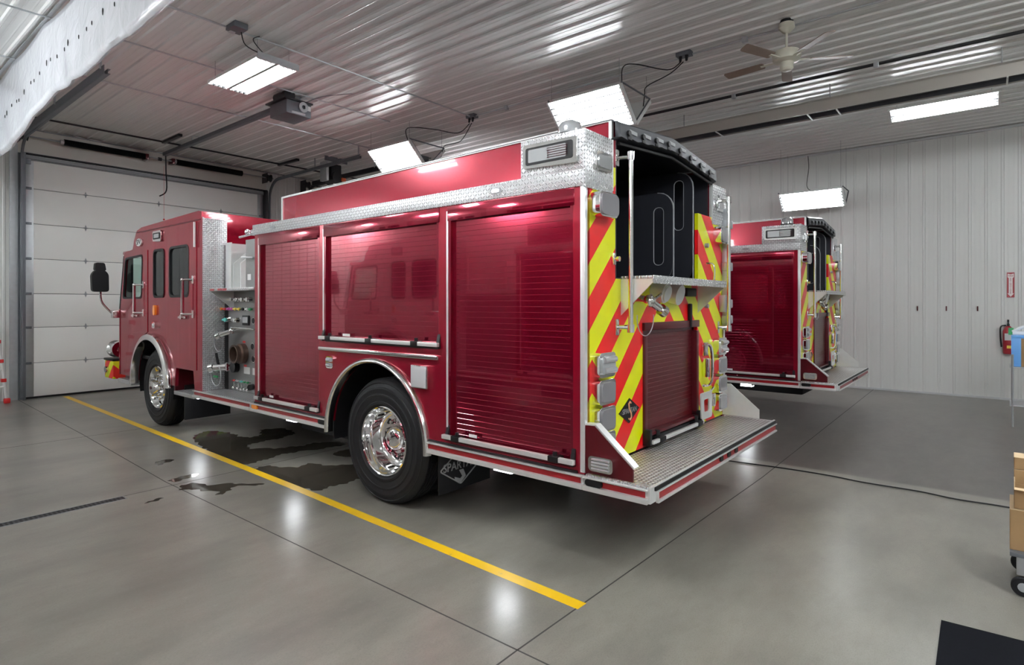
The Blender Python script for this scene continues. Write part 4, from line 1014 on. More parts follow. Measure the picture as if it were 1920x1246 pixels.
        for i in range(10):
            a = i*PI*2/10; h.cyl((X0+dn*0.062, 7.05+0.222*math.cos(a), 0.53+0.222*math.sin(a)), (X0+dn*0.075, 7.05+0.222*math.cos(a), 0.53+0.222*math.sin(a)), 0.02, n=12)
        h.build('hand_holes', 'black', t)
    wheel_r(0.02, 1); wheel_r(W-0.02, -1); wheel_f(0.05, 1); wheel_f(W-0.05, -1)
    # ---- chassis
    ch = B(); ch.box(0.75, 0.84, 0.1, 8.4, 0.62, 0.8).box(W-0.84, W-0.75, 0.1, 8.4, 0.62, 0.8)
    ch.cyl((0.3, 2.03, 0.53), (W-0.3, 2.03, 0.53), 0.09, n=14).sph((W/2, 2.03, 0.53), 0.24).cyl((0.3, 7.05, 0.5), (W-0.3, 7.05, 0.5), 0.07, n=12)
    ch.box(0.7, 1.8, 2.9, 4.6, 0.5, 0.7).box(0.9, 1.7, 4.7, 7.9, 0.45, 0.8, 0.05).cyl((1.7, 0.4, 0.48), (1.7, 3.0, 0.5), 0.06, n=12)
    ch.box(0.06, W-0.06, 4.17, 5.6, 0.575, 0.60); ch.box(0.5, 2.0, 2.72, 4.1, 0.28, 0.66, 0.03); ch.box(0.55, 1.95, 4.3, 6.2, 0.34, 0.6, 0.05); ch.box(0.6, 1.9, 0.1, 1.2, 0.36, 0.66, 0.03)  # low underbody boxes added to block light passing under the truck
    ch.build('chassis_frame', 'chassis', T)
    B().plate('y', -0.0, 0.012, [(0, 0), (0, 0)]) if False else None
    for X0 in (0.05, W-0.65):
        f = B().box(X0, X0+0.60, 1.36, 1.375, 0.20, 0.62, 0.003).build('mud_flap', 'black', T)
        if X0 < 1:
            cx, cz, y = 0.285, 0.385, 1.356
            dm = [(cx-0.23, cz-0.0), (cx, cz+0.145), (cx+0.23, cz), (cx, cz-0.145)]
            B().tube([(p, y, q) for p, q in rpoly(dm, 0.02, 3)], 0.006, 6, closed=True).build('logo_outline', 'decalgrey', f)
            m = MB(); m.merge(text_bm('SPARTAN', 0.092, 0.001), 0, Matrix.Translation((cx, y, cz+0.01)) @ Matrix.Rotation(PI/2, 4, 'X')); m.build('logo_lettering', 'decalgrey', f, smooth=None)
            B().plate('y', y-0.001, y+0.001, [(cx-0.02, cz-0.03), (cx+0.03, cz-0.03), (cx+0.06, cz-0.09), (cx+0.0, cz-0.135), (cx-0.07, cz-0.10), (cx-0.07, cz-0.075), (cx-0.005, cz-0.10), (cx+0.015, cz-0.085)]).build('logo_stroke', 'decalgrey', f)
    for X0 in (0.12, W-0.72): B().box(X0, X0+0.6, 6.28, 6.30, 0.16, 0.62).build('mud_flap', 'black', T)
    for y in (0.75, 3.6, 5.9):
        k = B().box(0.09, 0.21, y-0.09, y+0.09, 0.50, 0.545, 0.01).build('ground_light', 'chrome', T)
        B().plate('x', 0.085, 0.10, [(y-0.08, 0.49), (y+0.08, 0.49), (y+0.07, 0.53), (y-0.07, 0.53)]).box(0.10, 0.20, y-0.08, y+0.08, 0.487, 0.50).build('lit_lens', 'lamp', k)
    # ---- pump bay
    B().box(0.02, W-0.02, 4.2, 5.50, 0.60, 0.632).build('running_board', 'dt_top', T, label='diamond tread plate running board')
    pp = B().box(0.28, 0.30, 4.2, 5.46, 0.632, 1.86).build('pump_panel', 'satin', T)
    B().box(W-0.30, W-0.28, 4.2, 5.46, 0.632, 1.86).build('pump_panel', 'satin', T)
    B().box(0.30, W-0.30, 4.2, 5.46, 0.632, 1.85).build('pump_enclosure', 'chassis', T)
    B().box(0.272, 0.285, 5.39, 5.468, 0.632, 1.84).build('panel_gap', 'black', T)
    def knob(y, z, m, r=0.022, L=0.06, base='chrome'):
        k = B().cyl((0.28, y, z), (0.28-L*0.6, y, z), r*1.25, r*0.9, n=12).build('pull_control', base, pp)
        B().cyl((0.28-L*0.6, y, z), (0.28-L, y, z), r*0.55, r, n=10).box(0.28-L-0.012, 0.28-L, y-r*1.7, y+r*1.7, z-r*0.45, z+r*0.45, 0.004).build('handle', m, pp)
    for y in (5.35, 5.21, 5.07, 4.94, 4.81): knob(y, 1.75, 'chrome', 0.026)
    for y, m in ((5.46, 'amber'), (5.36, 'redp'), (5.27, 'magenta'), (5.18, 'magenta'), (5.10, 'yellowp'), (5.0, 'yellowp'), (4.9, 'black'), (4.8, 'white'), (4.72, 'green')): knob(y, 1.635, m, 0.02)
    for y, m in ((5.36, 'teal'), (5.13, 'chrome')): knob(y, 1.50, m, 0.03)
    g = B().box(0.262, 0.28, 4.84, 5.0, 1.44, 1.56, 0.008).build('display_unit', 'black', pp)
    B().box(0.258, 0.262, 4.86, 4.98, 1.47, 1.54).build('screen', 'lens', g)
    for y, z in ((4.72, 1.2), (4.70, 1.5), (4.70, 1.05)):
        g = B().cyl((0.28, y, z), (0.25, y, z), 0.04, n=20).build('pressure_gauge', 'chrome', pp); B().cyl((0.25, y, z), (0.248, y, z), 0.034, n=20).build('dial', 'black', g)
    v = B(); v.cyl((0.28, 5.12, 1.385), (0.20, 5.12, 1.375), 0.04, n=16).sph((0.20, 5.12, 1.37), 0.042).cyl((0.20, 5.12, 1.37), (0.13, 5.26, 1.32), 0.03, 0.034, n=14).cyl((0.13, 5.26, 1.32), (0.11, 5.31, 1.30), 0.044, n=14)
    v.build('discharge_valve', 'chrome', pp)
    B().tube([(0.18, 5.1, 1.41), (0.19, 4.8, 1.41), (0.22, 4.62, 1.40)], 0.012, 8).build('valve_lever', 'polished', pp)
    B().tube(arc((5.30, 1.24), 0.12, PI*0.9, 2.1*PI, 12, 'yz', 0.12), 0.004, 6).build('cap_cable', 'galv', pp)
    B().lathe([(0.28, 0.0), (0.28, 0.12), (0.22, 0.12), (0.20, 0.105), (0.17, 0.105), (0.165, 0.11), (0.15, 0.11), (0.15, 0.09), (0.24, 0.085), (0.245, 0.0)], c=(0, 4.99, 1.10), n=28).build('suction_intake', 'brownsteel', pp)
    v = B(); v.cyl((0.28, 5.22, 0.93), (0.18, 5.22, 0.93), 0.055, n=16).cyl((0.18, 5.22, 0.93), (0.08, 5.33, 0.92), 0.045, n=14).cyl((0.08, 5.33, 0.92), (0.05, 5.37, 0.91), 0.06, n=14); v.build('discharge_valve', 'chrome', pp)
    B().tube([(0.12, 5.3, 0.95), (0.1, 5.32, 1.1)], 0.016, 8).build('valve_lever', 'black', pp)
    B().cyl((0.28, 5.16, 0.93), (0.22, 5.16, 0.93), 0.07, n=16).build('valve_flange', 'black', pp)
    B().tube(arc((5.32, 0.83), 0.13, 0, 2*PI, 20, 'yz', 0.10)[:-1], 0.006, 6, closed=True).build('cap_cable', 'galv', pp)
    B().box(0.09, 0.11, 5.28, 5.38, 0.80, 0.825, 0.005).build('valve_tag', 'green', pp)
    for y, w_ in ((4.91, 0.07), (4.72, 0.05)): B().box(0.276, 0.28, y-w_, y+w_, 0.86, 0.94).build('notice_label', 'white', pp)
    for y, z in ((4.98, 1.24), (5.2, 1.07), (4.95, 0.955)): B().box(0.276, 0.28, y-0.03, y+0.03, z-0.012, z+0.012).build('name_label', 'redp', pp)
    for y, m in ((5.17, 'redp'), (5.06, 'lightgrey'), (4.98, 'teal'), (4.90, 'green'), (4.82, 'green')):
        knob(y, 0.765, m, 0.014, 0.04); B().tube([(0.25, y, 0.74), (0.25, y, 0.68)], 0.01, 6).sph((0.24, y, 0.675), 0.02).build('drain_valve', 'chrome', pp)
    B().cyl((0.28, 4.76, 0.72), (0.22, 4.72, 0.72), 0.035, n=12).build('drain_cap', 'black', pp)
    # shelf and crosslay bay above the panel
    s_ = B().box(-0.0, 0.30, 4.2, 5.28, 1.848, 1.882, 0.004).build('crosslay_shelf', 'dt_side', T, label='tread plate shelf')
    B().plate('y', 5.24, 5.25, [(0.0, 1.85), (0.28, 1.85), (0.28, 1.62)]).build('shelf_gusset', 'alu', s_)
    for y in (5.2, 5.0, 4.88): B().box(-0.004, 0.0, y-0.05, y+0.05, 1.853, 1.877).build('shelf_label', 'redtape', s_)
    cb = B(); cb.box(0.30, W-0.3, 4.2, 5.48, 1.86, 1.88); cb.box(1.2, 1.22, 4.2, 5.48, 1.88, 2.46); cb.box(0.28, W-0.3, 5.42, 5.44, 1.88, 2.46); cb.box(0.28, 1.2, 4.2, 4.22, 1.88, 2.46)
    C_ = cb.build('crosslay_bay', 'alu', T, label='bare aluminium crosslay compartment')
    B().box(0.27, 0.285, 5.30, 5.44, 1.88, 2.46).build('bay_side_trim', 'alu', C_)
    for y in (5.26, 5.07): B().plate('y', y-0.008, y+0.008, [(0.28, 1.88), (1.2, 1.88), (1.2, 2.44), (0.55, 2.44), (0.28, 2.19)]).build('crosslay_divider', 'alu', C_)
    B().box(0.26, 0.285, 4.22, 4.90, 1.88, 2.46).build('control_door', 'satin', C_)
    B().tube(smooth_path([(0.27, 4.92, 2.26), (0.21, 4.9, 2.25), (0.21, 4.75, 2.24), (0.25, 4.72, 2.24)], 4), 0.012, 8).build('door_handle', 'lightgrey', C_)
    B().box(0.256, 0.26, 4.77, 4.85, 1.98, 2.05).build('door_label', 'white', C_)
    B().box(-0.01, 0.33, 4.18, 4.24, 2.44, 2.5).build('bay_top_trim', 'dt_rear', C_)
    # hose roller on the bay top
    B().cyl((0.33, 4.5, 2.56), (0.33, 5.2, 2.52), 0.014, n=8).cyl((0.33, 4.55, 2.5), (0.33, 4.55, 2.62), 0.02, n=8).sph((0.33, 5.0, 2.57), 0.035).build('deck_roller', 'chrome', T)
    # ---- cab
    farch = [(7.07+0.63*math.cos(a), 0.60+0.63*math.sin(a)) for a in [math.pi*i/24 for i in range(25)]]
    side = [(5.50, 0.61), (5.50, 2.80), (7.70, 2.74), (7.84, 2.50), (8.17, 2.47), (8.24, 2.38), (8.36, 1.66), (8.36, 0.62), (7.705, 0.62)]+farch[1:-1]+[(6.43, 0.62), (6.30, 0.62), (6.27, 0.86), (5.74, 0.86), (5.70, 0.61)]
    win1 = rpoly([(7.42, 2.40), (8.12, 2.38), (8.22, 1.78), (7.46, 1.78)], 0.07)
    win2 = rrect(6.655, 1.79, 7.02, 2.44, 0.07); win3 = rrect(5.86, 1.79, 6.47, 2.445, 0.08)
    big = lambda w_, s_: [((p[0]-sum(q[0] for q in w_)/len(w_))*s_+sum(q[0] for q in w_)/len(w_), (p[1]-sum(q[1] for q in w_)/len(w_))*s_+sum(q[1] for q in w_)/len(w_)) for p in w_]
    for X0, sg, nm in ((0.0, 1, 'L'), (W, -1, 'R')):
        B().plate('x', X0+sg*0.008, X0+sg*0.05, side, [win1, win2, win3]).build('cab_side', 'red', T)
        # doors stand slightly proud
        dr = [(7.24, 0.70), (7.24, 2.46), (8.16, 2.44), (8.30, 1.70), (8.30, 0.62), (7.80, 0.62), (7.75, 0.8), (7.6, 1.04), (7.40, 1.18), (7.24, 1.24)]
        dr = [(7.24, 1.30), (7.24, 2.46), (8.16, 2.44), (8.30, 1.70), (8.30, 0.63), (7.84, 0.63), (7.79, 0.82), (7.66, 1.06), (7.46, 1.22)]
        o = B().plate('x', X0, X0+sg*0.008, dr, [win1]).build('front_cab_door', 'red', T)
        dr2 = [(5.64, 0.87), (5.64, 2.72), (6.56, 2.70), (6.56, 1.17), (6.44, 1.0), (6.36, 0.87)]
        o2 = B().plate('x', X0, X0+sg*0.008, dr2, [win3]).build('rear_cab_door', 'red', T)
        for wn, g, nm2 in ((win1, 'glass', 'front'), (win2, 'tint', ''), (win3, 'tint', '')):
            wg = B().plate('x', X0+sg*0.014, X0+sg*0.02, wn).build('window_glass', g, T)
            B().plate('x', X0-sg*0.004, X0+sg*0.014, big(wn, 1.03), [big(wn, 0.94)]).build('window_gasket', 'black', wg)
        # bright fender
        a0, a1 = -0.10, PI+0.02
        B().lathe([(X0+sg*0.03, 0.595), (X0-sg*0.07, 0.60), (X0-sg*0.075, 0.63), (X0-sg*0.055, 0.675), (X0-sg*0.02, 0.685), (X0+sg*0.01, 0.68)], c=(0, 7.07, 0.60), n=40, a0=a0+PI*0, a1=a1).build('cab_fender', 'polished', T, label='polished cab fender')
        B().lathe([(X0+sg*0.05, 0.62), (X0+sg*0.7, 0.62), (X0+sg*0.7, 0.1)], c=(0, 7.07, 0.60), n=24, a0=-0.3, a1=PI+0.3).build('wheel_well', 'chassis', T)
        # handles
        for yc, z0, z1 in ((7.53, 1.54, 1.99), (5.87, 1.54, 2.02)):
            h = B().tube([(X0-sg*0.07, yc, z0+0.03), (X0-sg*0.07, yc, z1-0.02)], 0.02, 10).build('cab_grab_rail', 'polished', T)
            for z in (z0+0.03, z1-0.02):
                B().cyl((X0-sg*0.07, yc, z), (X0, yc-0.14, z), 0.014, n=8).box(min(X0, X0-sg*0.012), max(X0, X0-sg*0.012), yc-0.17, yc-0.12, z-0.05, z+0.05, 0.004).sph((X0-sg*0.07, yc, z), 0.024).build('rail_mount', 'chrome', h)
            B().box(min(X0, X0-sg*0.03), max(X0, X0-sg*0.03), yc+0.04, yc+0.26, z0-0.03, z0+0.0, 0.008).cyl((X0, yc+0.12, z0-0.01), (X0-sg*0.05, yc+0.12, z0-0.01), 0.03, n=12).build('door_latch', 'chrome', T)
        # step well
        B().box(min(X0+sg*0.0, X0+sg*0.35), max(X0, X0+sg*0.35), 5.70, 6.32, 0.51, 0.56, 0.006).build('cab_step', 'dt_top', T)
        B().box(min(X0+sg*0.30, X0+sg*0.33), max(X0+sg*0.30, X0+sg*0.33), 5.70, 6.34, 0.55, 0.95).box(min(X0+sg*0.01, X0+sg*0.33), max(X0+sg*0.01, X0+sg*0.33), 6.30, 6.34, 0.55, 0.95).build('step_well', 'darkred', T)
        B().box(min(X0-sg*0.01, X0+sg*0.3), max(X0-sg*0.01, X0+sg*0.3), 7.84, 8.40, 0.49, 0.56, 0.006).build('cab_step', 'dt_side', T)
        B().box(min(X0+sg*0.06, X0+sg*0.3), max(X0+sg*0.06, X0+sg*0.3), 7.82, 8.3, 0.56, 0.86).build('step_well', 'darkred', T)
        # lights on the side
        k = B().plate('x', X0-sg*0.015, X0, rpoly([(6.72, 2.545), (6.72, 2.70), (7.01, 2.70), (7.01, 2.56)], 0.03)).build('warning_light', 'chrome', T)
        B().plate('x', X0-sg*0.02, X0-sg*0.015, rrect(6.75, 2.585, 6.98, 2.67, 0.015)).build('light_frame', 'black', k); B().plate('x', X0-sg*0.023, X0-sg*0.02, rrect(6.77, 2.60, 6.94, 2.655, 0.01)).build('lens', 'lens', k)
        B().plate('x', X0-sg*0.02, X0+sg*0.01, rrect(6.925, 1.54, 6.99, 1.68, 0.03)).build('side_marker', 'amber', T, label='amber side marker')
        k = B().plate('x', X0-sg*0.03, X0+sg*0.008, rrect(6.89, 1.36, 6.99, 1.45, 0.02)).build('side_warning_light', 'chrome', T); B().sph((X0-sg*0.03, 6.94, 1.405), 0.015, 0.03, 0.03).build('lens', 'lens', k)
        B().tube([(X0-sg*0.02, 5.64, 2.40), (X0-sg*0.02, 5.64, 2.71)], 0.014, 8).build('tube_light', 'white', T)
        em = B().plate('x', X0-sg*0.01, X0+sg*0.008, [(7.55+0.10*math.cos(a), 2.585+0.055*math.sin(a)) for a in [2*PI*i/24 for i in range(24)]]).build('maker_emblem', 'white', T)
        if sg == 1:
            m = MB(); m.merge(text_bm('SFV', 0.10, 0.001), 0, Matrix.Translation((X0-0.011, 7.55, 2.585)) @ Matrix.Rotation(-PI/2, 4, 'Z') @ Matrix.Rotation(PI/2, 4, 'X')); m.build('emblem_lettering', 'black', em, smooth=None)
        # front corner, curved in plan
        cr = [(X0+sg*(0.28-0.28*math.cos(a)), 8.36+0.24*math.sin(a)) for a in [PI/2*i/8 for i in range(9)]]+[(X0+sg*0.28, 8.36)]
        B().plate('z', 0.62, 1.62, cr).build('cab_front_corner', 'red', T)
        B().tube([(X0+sg*0.03, 8.38, 1.62), (X0+sg*0.03, 8.20, 2.42)], 0.03, 8).build('windscreen_pillar', 'black', T)
        # mirror
        mp = B().tube(smooth_path([(X0+sg*0.02, 8.42, 1.52), (X0-sg*0.07, 8.44, 1.55), (X0-sg*0.19, 8.46, 1.70), (X0-sg*0.22, 8.46, 1.80), (X0-sg*0.22, 8.46, 1.92)], 4), 0.016, 8).box(min(X0-sg*0.09, X0+sg*0.02), max(X0-sg*0.09, X0+sg*0.02), 8.38, 8.46, 1.48, 1.60, 0.01)
        MR = mp.build('mirror_arm', 'chrome', T)
        mh = B().plate('y', 8.44, 8.52, rpoly([(X0-sg*0.33, 1.88), (X0-sg*0.115, 1.88), (X0-sg*0.12, 2.15), (X0-sg*0.17, 2.21), (X0-sg*0.29, 2.21), (X0-sg*0.34, 2.14)], 0.045)); mh.plate('y', 8.44, 8.52, rpoly([(X0-sg*0.30, 2.2), (X0-sg*0.15, 2.2), (X0-sg*0.17, 2.32), (X0-sg*0.29, 2.32)], 0.03))
        mh.build('mirror_head', 'black', MR)
        # siren speaker and bumper end
    B().box(0.28, W-0.28, 8.58, 8.60, 0.62, 1.62).build('cab_front', 'red', T)
    ws = B(); ws.grid([[Vector((x, 8.57-0.14*0, 1.62)) for x in (0.05, 0.4, 1.25, 2.1, W-0.05)], [Vector((x, 8.34, 2.42)) for x in (0.05, 0.4, 1.25, 2.1, W-0.05)]]); wso = ws.build('windscreen', 'glass', T); wso.modifiers.new('t', 'SOLIDIFY').thickness = 0.006
    B().box(0.02, W-0.02, 7.78, 8.32, 2.44, 2.50, 0.03).build('low_roof', 'red', T)
    rf = B(); rf.plate('x', 0.012, W-0.012, [(5.50, 2.74), (5.50, 2.83), (5.6, 2.85), (7.5, 2.80), (7.68, 2.765), (7.80, 2.62), (7.84, 2.48), (7.80, 2.48), (7.74, 2.60), (7.64, 2.70)])
    rf.box(0.012, 0.05, 5.6, 7.7, 2.70, 2.75); rf.build('raised_roof', 'red', T, smooth=25)
    B().box(0.0, 0.03, 5.505, 7.66, 2.728, 2.742).build('roof_drip_rail', 'darkred', T)
    B().box(0.0, W, 5.48, 5.50, 0.61, 2.83).build('cab_rear_wall', 'red', T)
    for a_, b_ in ((0.015, 0.30), (W-0.30, W-0.015)): B().box(a_, b_, 5.468, 5.48, 0.635, 2.75, 0.002).build('cab_rear_tread_plate', 'dt_rear', T, label='diamond tread plate on cab rear wall')
    B().box(0.005, 0.02, 5.462, 5.485, 0.62, 2.76).build('cab_corner_trim', 'dt_side', T)
    # cab interior
    it = B(); it.box(0.06, W-0.06, 5.6, 8.3, 0.9, 0.95); it.box(0.1, W-0.1, 5.52, 6.6, 0.95, 2.72); it.box(0.2, 0.9, 7.05, 7.5, 0.95, 1.55); it.box(0.22, 0.88, 6.95, 7.1, 1.4, 2.1, 0.05); it.box(0.06, W-0.06, 8.0, 8.5, 0.95, 1.62, 0.03); it.box(1.0, 1.6, 6.9, 8.0, 0.95, 1.6, 0.05)
    it.build('cab_interior', 'black', T)
    sw = MB(); sw.lathe([(0.0, 0.2), (0.012, 0.212), (0.0, 0.225), (-0.012, 0.212), (0.0, 0.2)], ax='z', n=28); sw.cyl((0, 0, -0.03), (0, 0, -0.3), 0.03, n=8); sw.box(-0.2, 0.2, -0.015, 0.015, -0.01, 0.005)
    sw.xf(Matrix.Translation((0.55, 7.85, 1.88)) @ Matrix.Rotation(math.radians(-50), 4, 'X')); sw.build('steering_wheel', 'black', T)
    B().box(0.04, 0.07, 8.0, 8.3, 1.75, 2.42).build('door_inner_trim', 'black', T)
    # bumper
    bp = B().box(-0.01, W+0.01, 8.62, 9.02, 0.52, 0.80, 0.02).build('front_bumper', 'chev2', T)
    B().box(-0.02, W+0.02, 8.62, 9.04, 0.80, 0.835, 0.01).build('bumper_top_seal', 'black', bp)
    k = B().cyl((-0.01, 8.86, 0.66), (-0.05, 8.86, 0.66), 0.05, n=14).build('bumper_light', 'chrome', bp)
    B().lathe([(8.66, 0.05), (8.75, 0.06), (8.80, 0.11), (8.86, 0.135), (8.88, 0.13), (8.86, 0.11), (8.80, 0.04), (8.80, 0.0)], c=(0.10, 0, 0.98), ax='y', n=30).lathe([(8.66, 0.05), (8.64, 0.12), (8.70, 0.13), (8.72, 0.12)], c=(0.10, 0, 0.98), ax='y', n=30).build('siren_speaker', 'chrome', T)
    return T
TR = truck()
T2 = copy_tree(TR); T2.location = (3.11+5.58, 1.98, 0)
T2['label'] = 'farther red fire truck with chevron rear, parked beside the right wall'
TR['group'] = T2['group'] = 'matching red fire trucks'

# the same model with an unpainted white cab in the next bay: outside the picture, mirrored in the shutters of the near truck
M['whitecab'] = mat('white_cab_paint', (0.78, 0.78, 0.77), 0.35, coat=1.0)
T3 = copy_tree(TR); T3.location = (-0.4-W, 1.2, 0); T3['group'] = 'matching red fire trucks'
T3['label'] = 'fire truck with a white cab in the bay beyond the left edge of the view'
for o in T3.children_recursive:
    if o.type == 'MESH' and o.name.split('.')[0] in ('cab_side', 'front_cab_door', 'rear_cab_door', 'raised_roof', 'low_roof', 'cab_front', 'cab_front_corner', 'cab_rear_wall'):
        o.material_slots[0].link = 'OBJECT'; o.material_slots[0].material = M['whitecab']
del T3['group']

# ================================================================ THINGS ROUND THE EDGES
t = thing('fire_extinguisher_sign', 'small red and white vertical FIRE EXTINGUISHER arrow sign on the right wall', 'sign', (13.486, -0.335, 2.03))
S = lambda p: [(q[0], q[1]) for q in p]
MB().box(-0.004, 0.0, -0.052, 0.052, -0.22, 0.22).build('sign_board', 'signred', t)
MB().plate('x', -0.0055, -0.004, [(-0.042, 0.20), (0, 0.185), (0.042, 0.20), (0.042, 0.135), (0.026, 0.12), (0.026, -0.15), (0.044, -0.15), (0.0, -0.21), (-0.044, -0.15), (-0.026, -0.15), (-0.026, 0.12), (-0.042, 0.135)]).build('arrow', 'pink', t)
Rl = Matrix.Rotation(-PI/2, 4, 'Z') @ Matrix.Rotation(PI/2, 4, 'X')
m = MB(); m.merge(text_bm('FIRE', 0.038, 0.0006), 0, Matrix.Translation((-0.006, 0, 0.158)) @ Rl)
for i, ch in enumerate('EXTINGUISHER'): m.merge(text_bm(ch, 0.03, 0.0006), 0, Matrix.Translation((-0.006, 0, 0.112-i*0.0235)) @ Rl)
m.build('lettering', 'signred', t, smooth=None)
t = thing('fire_extinguisher', 'red fire extinguisher with green tag hanging on the right wall below its sign', 'fire extinguisher', (13.40, -0.30, 0.82))
MB().lathe([(0.0, 0.0), (0.0, 0.065), (0.02, 0.075), (0.40, 0.075), (0.46, 0.05), (0.49, 0.025), (0.49, 0.0)], ax='z', n=24).build('cylinder', 'signred', t)
MB().box(-0.05, 0.03, -0.02, 0.02, 0.49, 0.53, 0.005).box(-0.09, 0.05, -0.012, 0.012, 0.53, 0.55, 0.004).cyl((0, 0, 0.55), (0, 0, 0.60), 0.015, n=8).build('valve_head', 'blackmetal', t)
MB().tube(smooth_path([(0, 0.03, 0.50), (-0.02, 0.10, 0.47), (-0.03, 0.105, 0.3), (-0.02, 0.09, 0.12)], 5), 0.012, 8).build('hose', 'black', t)
MB().box(-0.079, -0.074, -0.05, 0.05, 0.24, 0.36).build('label_plate', 'lightgrey', t)
MB().box(-0.085, -0.08, -0.07, 0.0, 0.34, 0.46, 0.0).build('inspection_tag', 'green', t)
MB().box(-0.08, -0.075, -0.04, 0.02, 0.10, 0.15).build('small_label', 'yellowp', t)
MB().box(0.07, 0.086, -0.03, 0.03, 0.1, 0.5).box(-0.0, 0.08, -0.01, 0.01, 0.5, 0.51).build('wall_bracket', 'galv', t)
for y, l in ((1.015, 'left of the three, nearest the far truck'), (0.573, 'middle of the three'), (0.119, 'right of the three, nearest the extinguisher sign')):
    o = MB().box(-0.02, 0.0, -0.01, 0.01, -0.045, 0.045, 0.006).cyl((0, 0, 0.03), (-0.045, 0, 0.03), 0.006, n=8).build('wall_hook', 'darkred')
    o.location = (13.486, y, 1.61); tag(o, 'small dark wall hook on the right wall, '+l, 'hook')
# boxes on the wheeled cart at the right edge
ca = Vector((0.775, 0.632, 0)); ra = Vector((0.632, -0.775, 0))
def ray_frame(u):
    c = (ca+ra*((u-960)/1090)).normalized(); return c, Vector((c.y, -c.x, 0))
ca, ra = ray_frame(1893)
rz = math.atan2(ra.y, ra.x)
cp = ca*4.5
t = thing('parts_cart', 'low wheeled cart carrying cardboard boxes at the right edge of the view', 'cart', (cp.x, cp.y, 0), rz)
MB().box(0.0, 0.75, -0.02, 0.5, 0.225, 0.25, 0.004).build('cart_deck', 'darksteel', t)
for x in (0.06, 0.68):
    for y in (0.02, 0.44):
        k = MB().box(x-0.03, x+0.03, y-0.03, y+0.03, 0.12, 0.225, 0.004).build('caster_fork', 'galv', t)
        MB().lathe([(-0.018, 0.02), (-0.018, 0.05), (-0.01, 0.056), (0.01, 0.056), (0.018, 0.05), (0.018, 0.02)], c=(x+0.0, y-0.02, 0.056), ax='y', n=24).build('caster_wheel', 'rubber', k)
        MB().cyl((x, y-0.042, 0.056), (x, y+0.002, 0.056), 0.026, n=14).build('wheel_hub', 'grey', k)
def carton(x, y, z, w_, d, h, label, flaps=True, m='card'):
    t = thing('cardboard_box', label, 'box', (cp+ra*x+ca*y+Vector((0, 0, z))), rz)
    q = 0.004; b = MB()
    b.box(0, w_, 0, d, 0, q).box(0, q, 0, d, 0, h).box(w_-q, w_, 0, d, 0, h).box(0, w_, 0, q, 0, h).box(0, w_, d-q, d, 0, h)
    b.build('carton', m, t)
    if flaps:
        MB().plate('y', -0.05, 0.0, [(0, h), (w_, h), (w_, h+0.004), (0, h+0.004)]).plate('x', 0.0, 0.004, [(0, h), (d, h), (d, h+0.04), (0, h+0.04)]).build('flap', 'cardin', t)
    else:
        MB().box(0, w_, 0, d, h, h+0.003).build('lid', 'cardin', t)
        MB().box(w_*0.45, w_*0.55, -0.001, d, h+0.003, h+0.004).build('tape', 'cardin', t)
    return t
carton(0.0, 0.03, 0.25, 0.5, 0.34, 0.235, 'large brown cardboard box standing on the cart deck', False)
carton(0.02, 0.05, 0.49, 0.15, 0.12, 0.12, 'small open cardboard box in front on the stack on the cart')
carton(0.02, 0.20, 0.49, 0.30, 0.15, 0.10, 'flat brown carton at the back of the stack, lowest of three', False)
carton(0.02, 0.20, 0.595, 0.30, 0.15, 0.09, 'flat brown carton at the back of the stack, middle of three', False)
carton(0.02, 0.20, 0.690, 0.30, 0.15, 0.07, 'flat brown carton at the back of the stack, topmost of three', False)
carton(0.20, 0.06, 0.49, 0.2, 0.12, 0.16, 'half hidden open carton beside the small front box on the cart')
# shelf trolley with a blue-taped box beyond it
sp = ca*10.6
t = thing('shelf_trolley', 'grey wire trolley at the right edge in front of the extinguisher wall', 'trolley', (sp.x, sp.y, 0), rz)
for x in (0.03, 0.9):
    for y in (-0.01, 0.53): MB().cyl((x, y, 0.0), (x, y, 1.0), 0.014, n=8).build('post', 'galv', t)
for z in (0.3, 0.83): MB().box(0.0, 0.94, -0.02, 0.54, z-0.015, z, 0.004).build('shelf', 'galv', t)
t = thing('taped_box', 'brown board box edged in blue tape on the trolley at the right edge', 'box', (sp.x, sp.y, 0.84), rz)
t.location = (sp+ra*0.02+ca*0.0+Vector((0, 0, 0.832)))
MB().box(0.0, 0.5, 0.02, 0.4, 0.0, 0.42, 0.006).build('board', 'card', t)
MB().box(-0.004, 0.1, 0.012, 0.404, -0.0, 0.424, 0.006).box(0.0, 0.5, 0.01, 0.404, 0.39, 0.425, 0.004).build('blue_tape', 'blue', t)
o = MB().box(0, 0.35, 0, 0.06, 0, 0.05, 0.01).tube(smooth_path([(0, 0.03, 0.04), (0.15, 0.02, 0.12), (0.3, 0.05, 0.04)], 4), 0.02, 8).build('plastic_wrap', 'film')
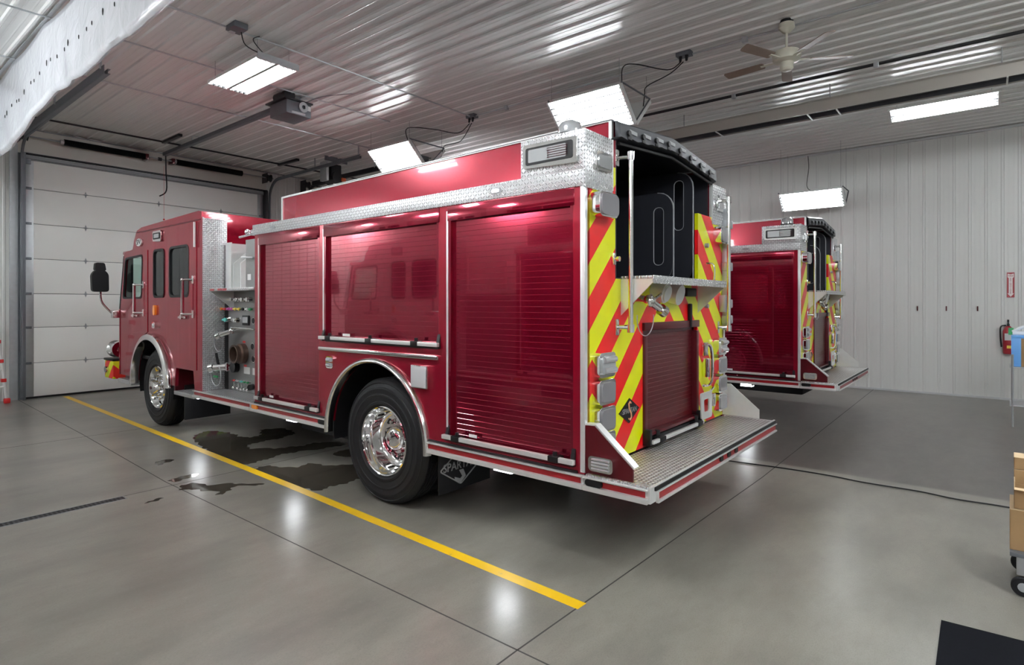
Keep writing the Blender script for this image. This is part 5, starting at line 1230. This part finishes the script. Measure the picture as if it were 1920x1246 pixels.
o.location = (sp+ra*0.03+ca*0.15+Vector((0, 0, 1.266))); o.rotation_euler = (0, 0, rz); tag(o, 'crumpled clear wrap lying on top of the blue-taped box', 'wrap')
for i, (z, h, m) in enumerate(((0.0, 0.12, 'darkred'), (0.12, 0.09, 'wood'), (0.21, 0.06, 'black'))):
    o = MB().box(0, 0.3, 0, 0.25, 0, h, 0.006).build('parts_tray', m); o.location = (sp+ra*0.17+ca*0.30+Vector((0, 0, 1.268+z))) ; o.rotation_euler = (0, 0, rz)
    tag(o, ['dark red tray at the bottom of the stack on the blue-taped box', 'brown tray in the middle of the stack on the blue-taped box', 'thin black tray on top of the stack on the blue-taped box'][i], 'tray')
# rubber mat
mt = MB().plate('z', 0.0, 0.010, [(3.861, 0.186), (3.92, -0.75), (2.9, -0.82), (2.75, 0.18)]).build('rubber_mat', 'mat', smooth=None)
tag(mt, 'black rubber mat on the floor at the lower right corner', 'mat')
# ladder leaning by the door jamb
t = thing('step_ladder', 'white and red multi-position ladder standing at the left edge by the door jamb', 'ladder', (2.02, 12.95, 0.0))
def lrail(x0, y0, x1, y1, H):
    r = MB().tube([(x0, y0, 0.05), (x1, y1, H)], 0.022, 8).build('ladder_rail', 'white', t)
    MB().box(x0-0.045, x0+0.045, y0-0.04, y0+0.04, 0.0, 0.09, 0.02).build('ladder_foot', 'redp', r)
    for k in range(1, 4):
        f = k/4+0.05; MB().box(x0+(x1-x0)*f-0.035, x0+(x1-x0)*f+0.035, y0+(y1-y0)*f-0.03, y0+(y1-y0)*f+0.03, H*f-0.03, H*f+0.03, 0.008).build('rail_clamp', 'redp', r)
    MB().box(x1-0.04, x1+0.04, y1-0.035, y1+0.035, H-0.02, H+0.06, 0.01).build('hinge_cap', 'redp', r)
lrail(0.22, 0.0, 0.08, 0.02, 1.32); lrail(-0.62, 0.0, -0.32, 0.02, 1.3); lrail(0.10, 0.20, 0.04, 0.10, 1.3)
for k in range(1, 5):
    f = k*0.22; MB().tube([(0.22-0.14*f, 0.0, 1.3*f), (-0.62+0.30*f, 0.0, 1.3*f)], 0.016, 6).build('rung', 'white', t)
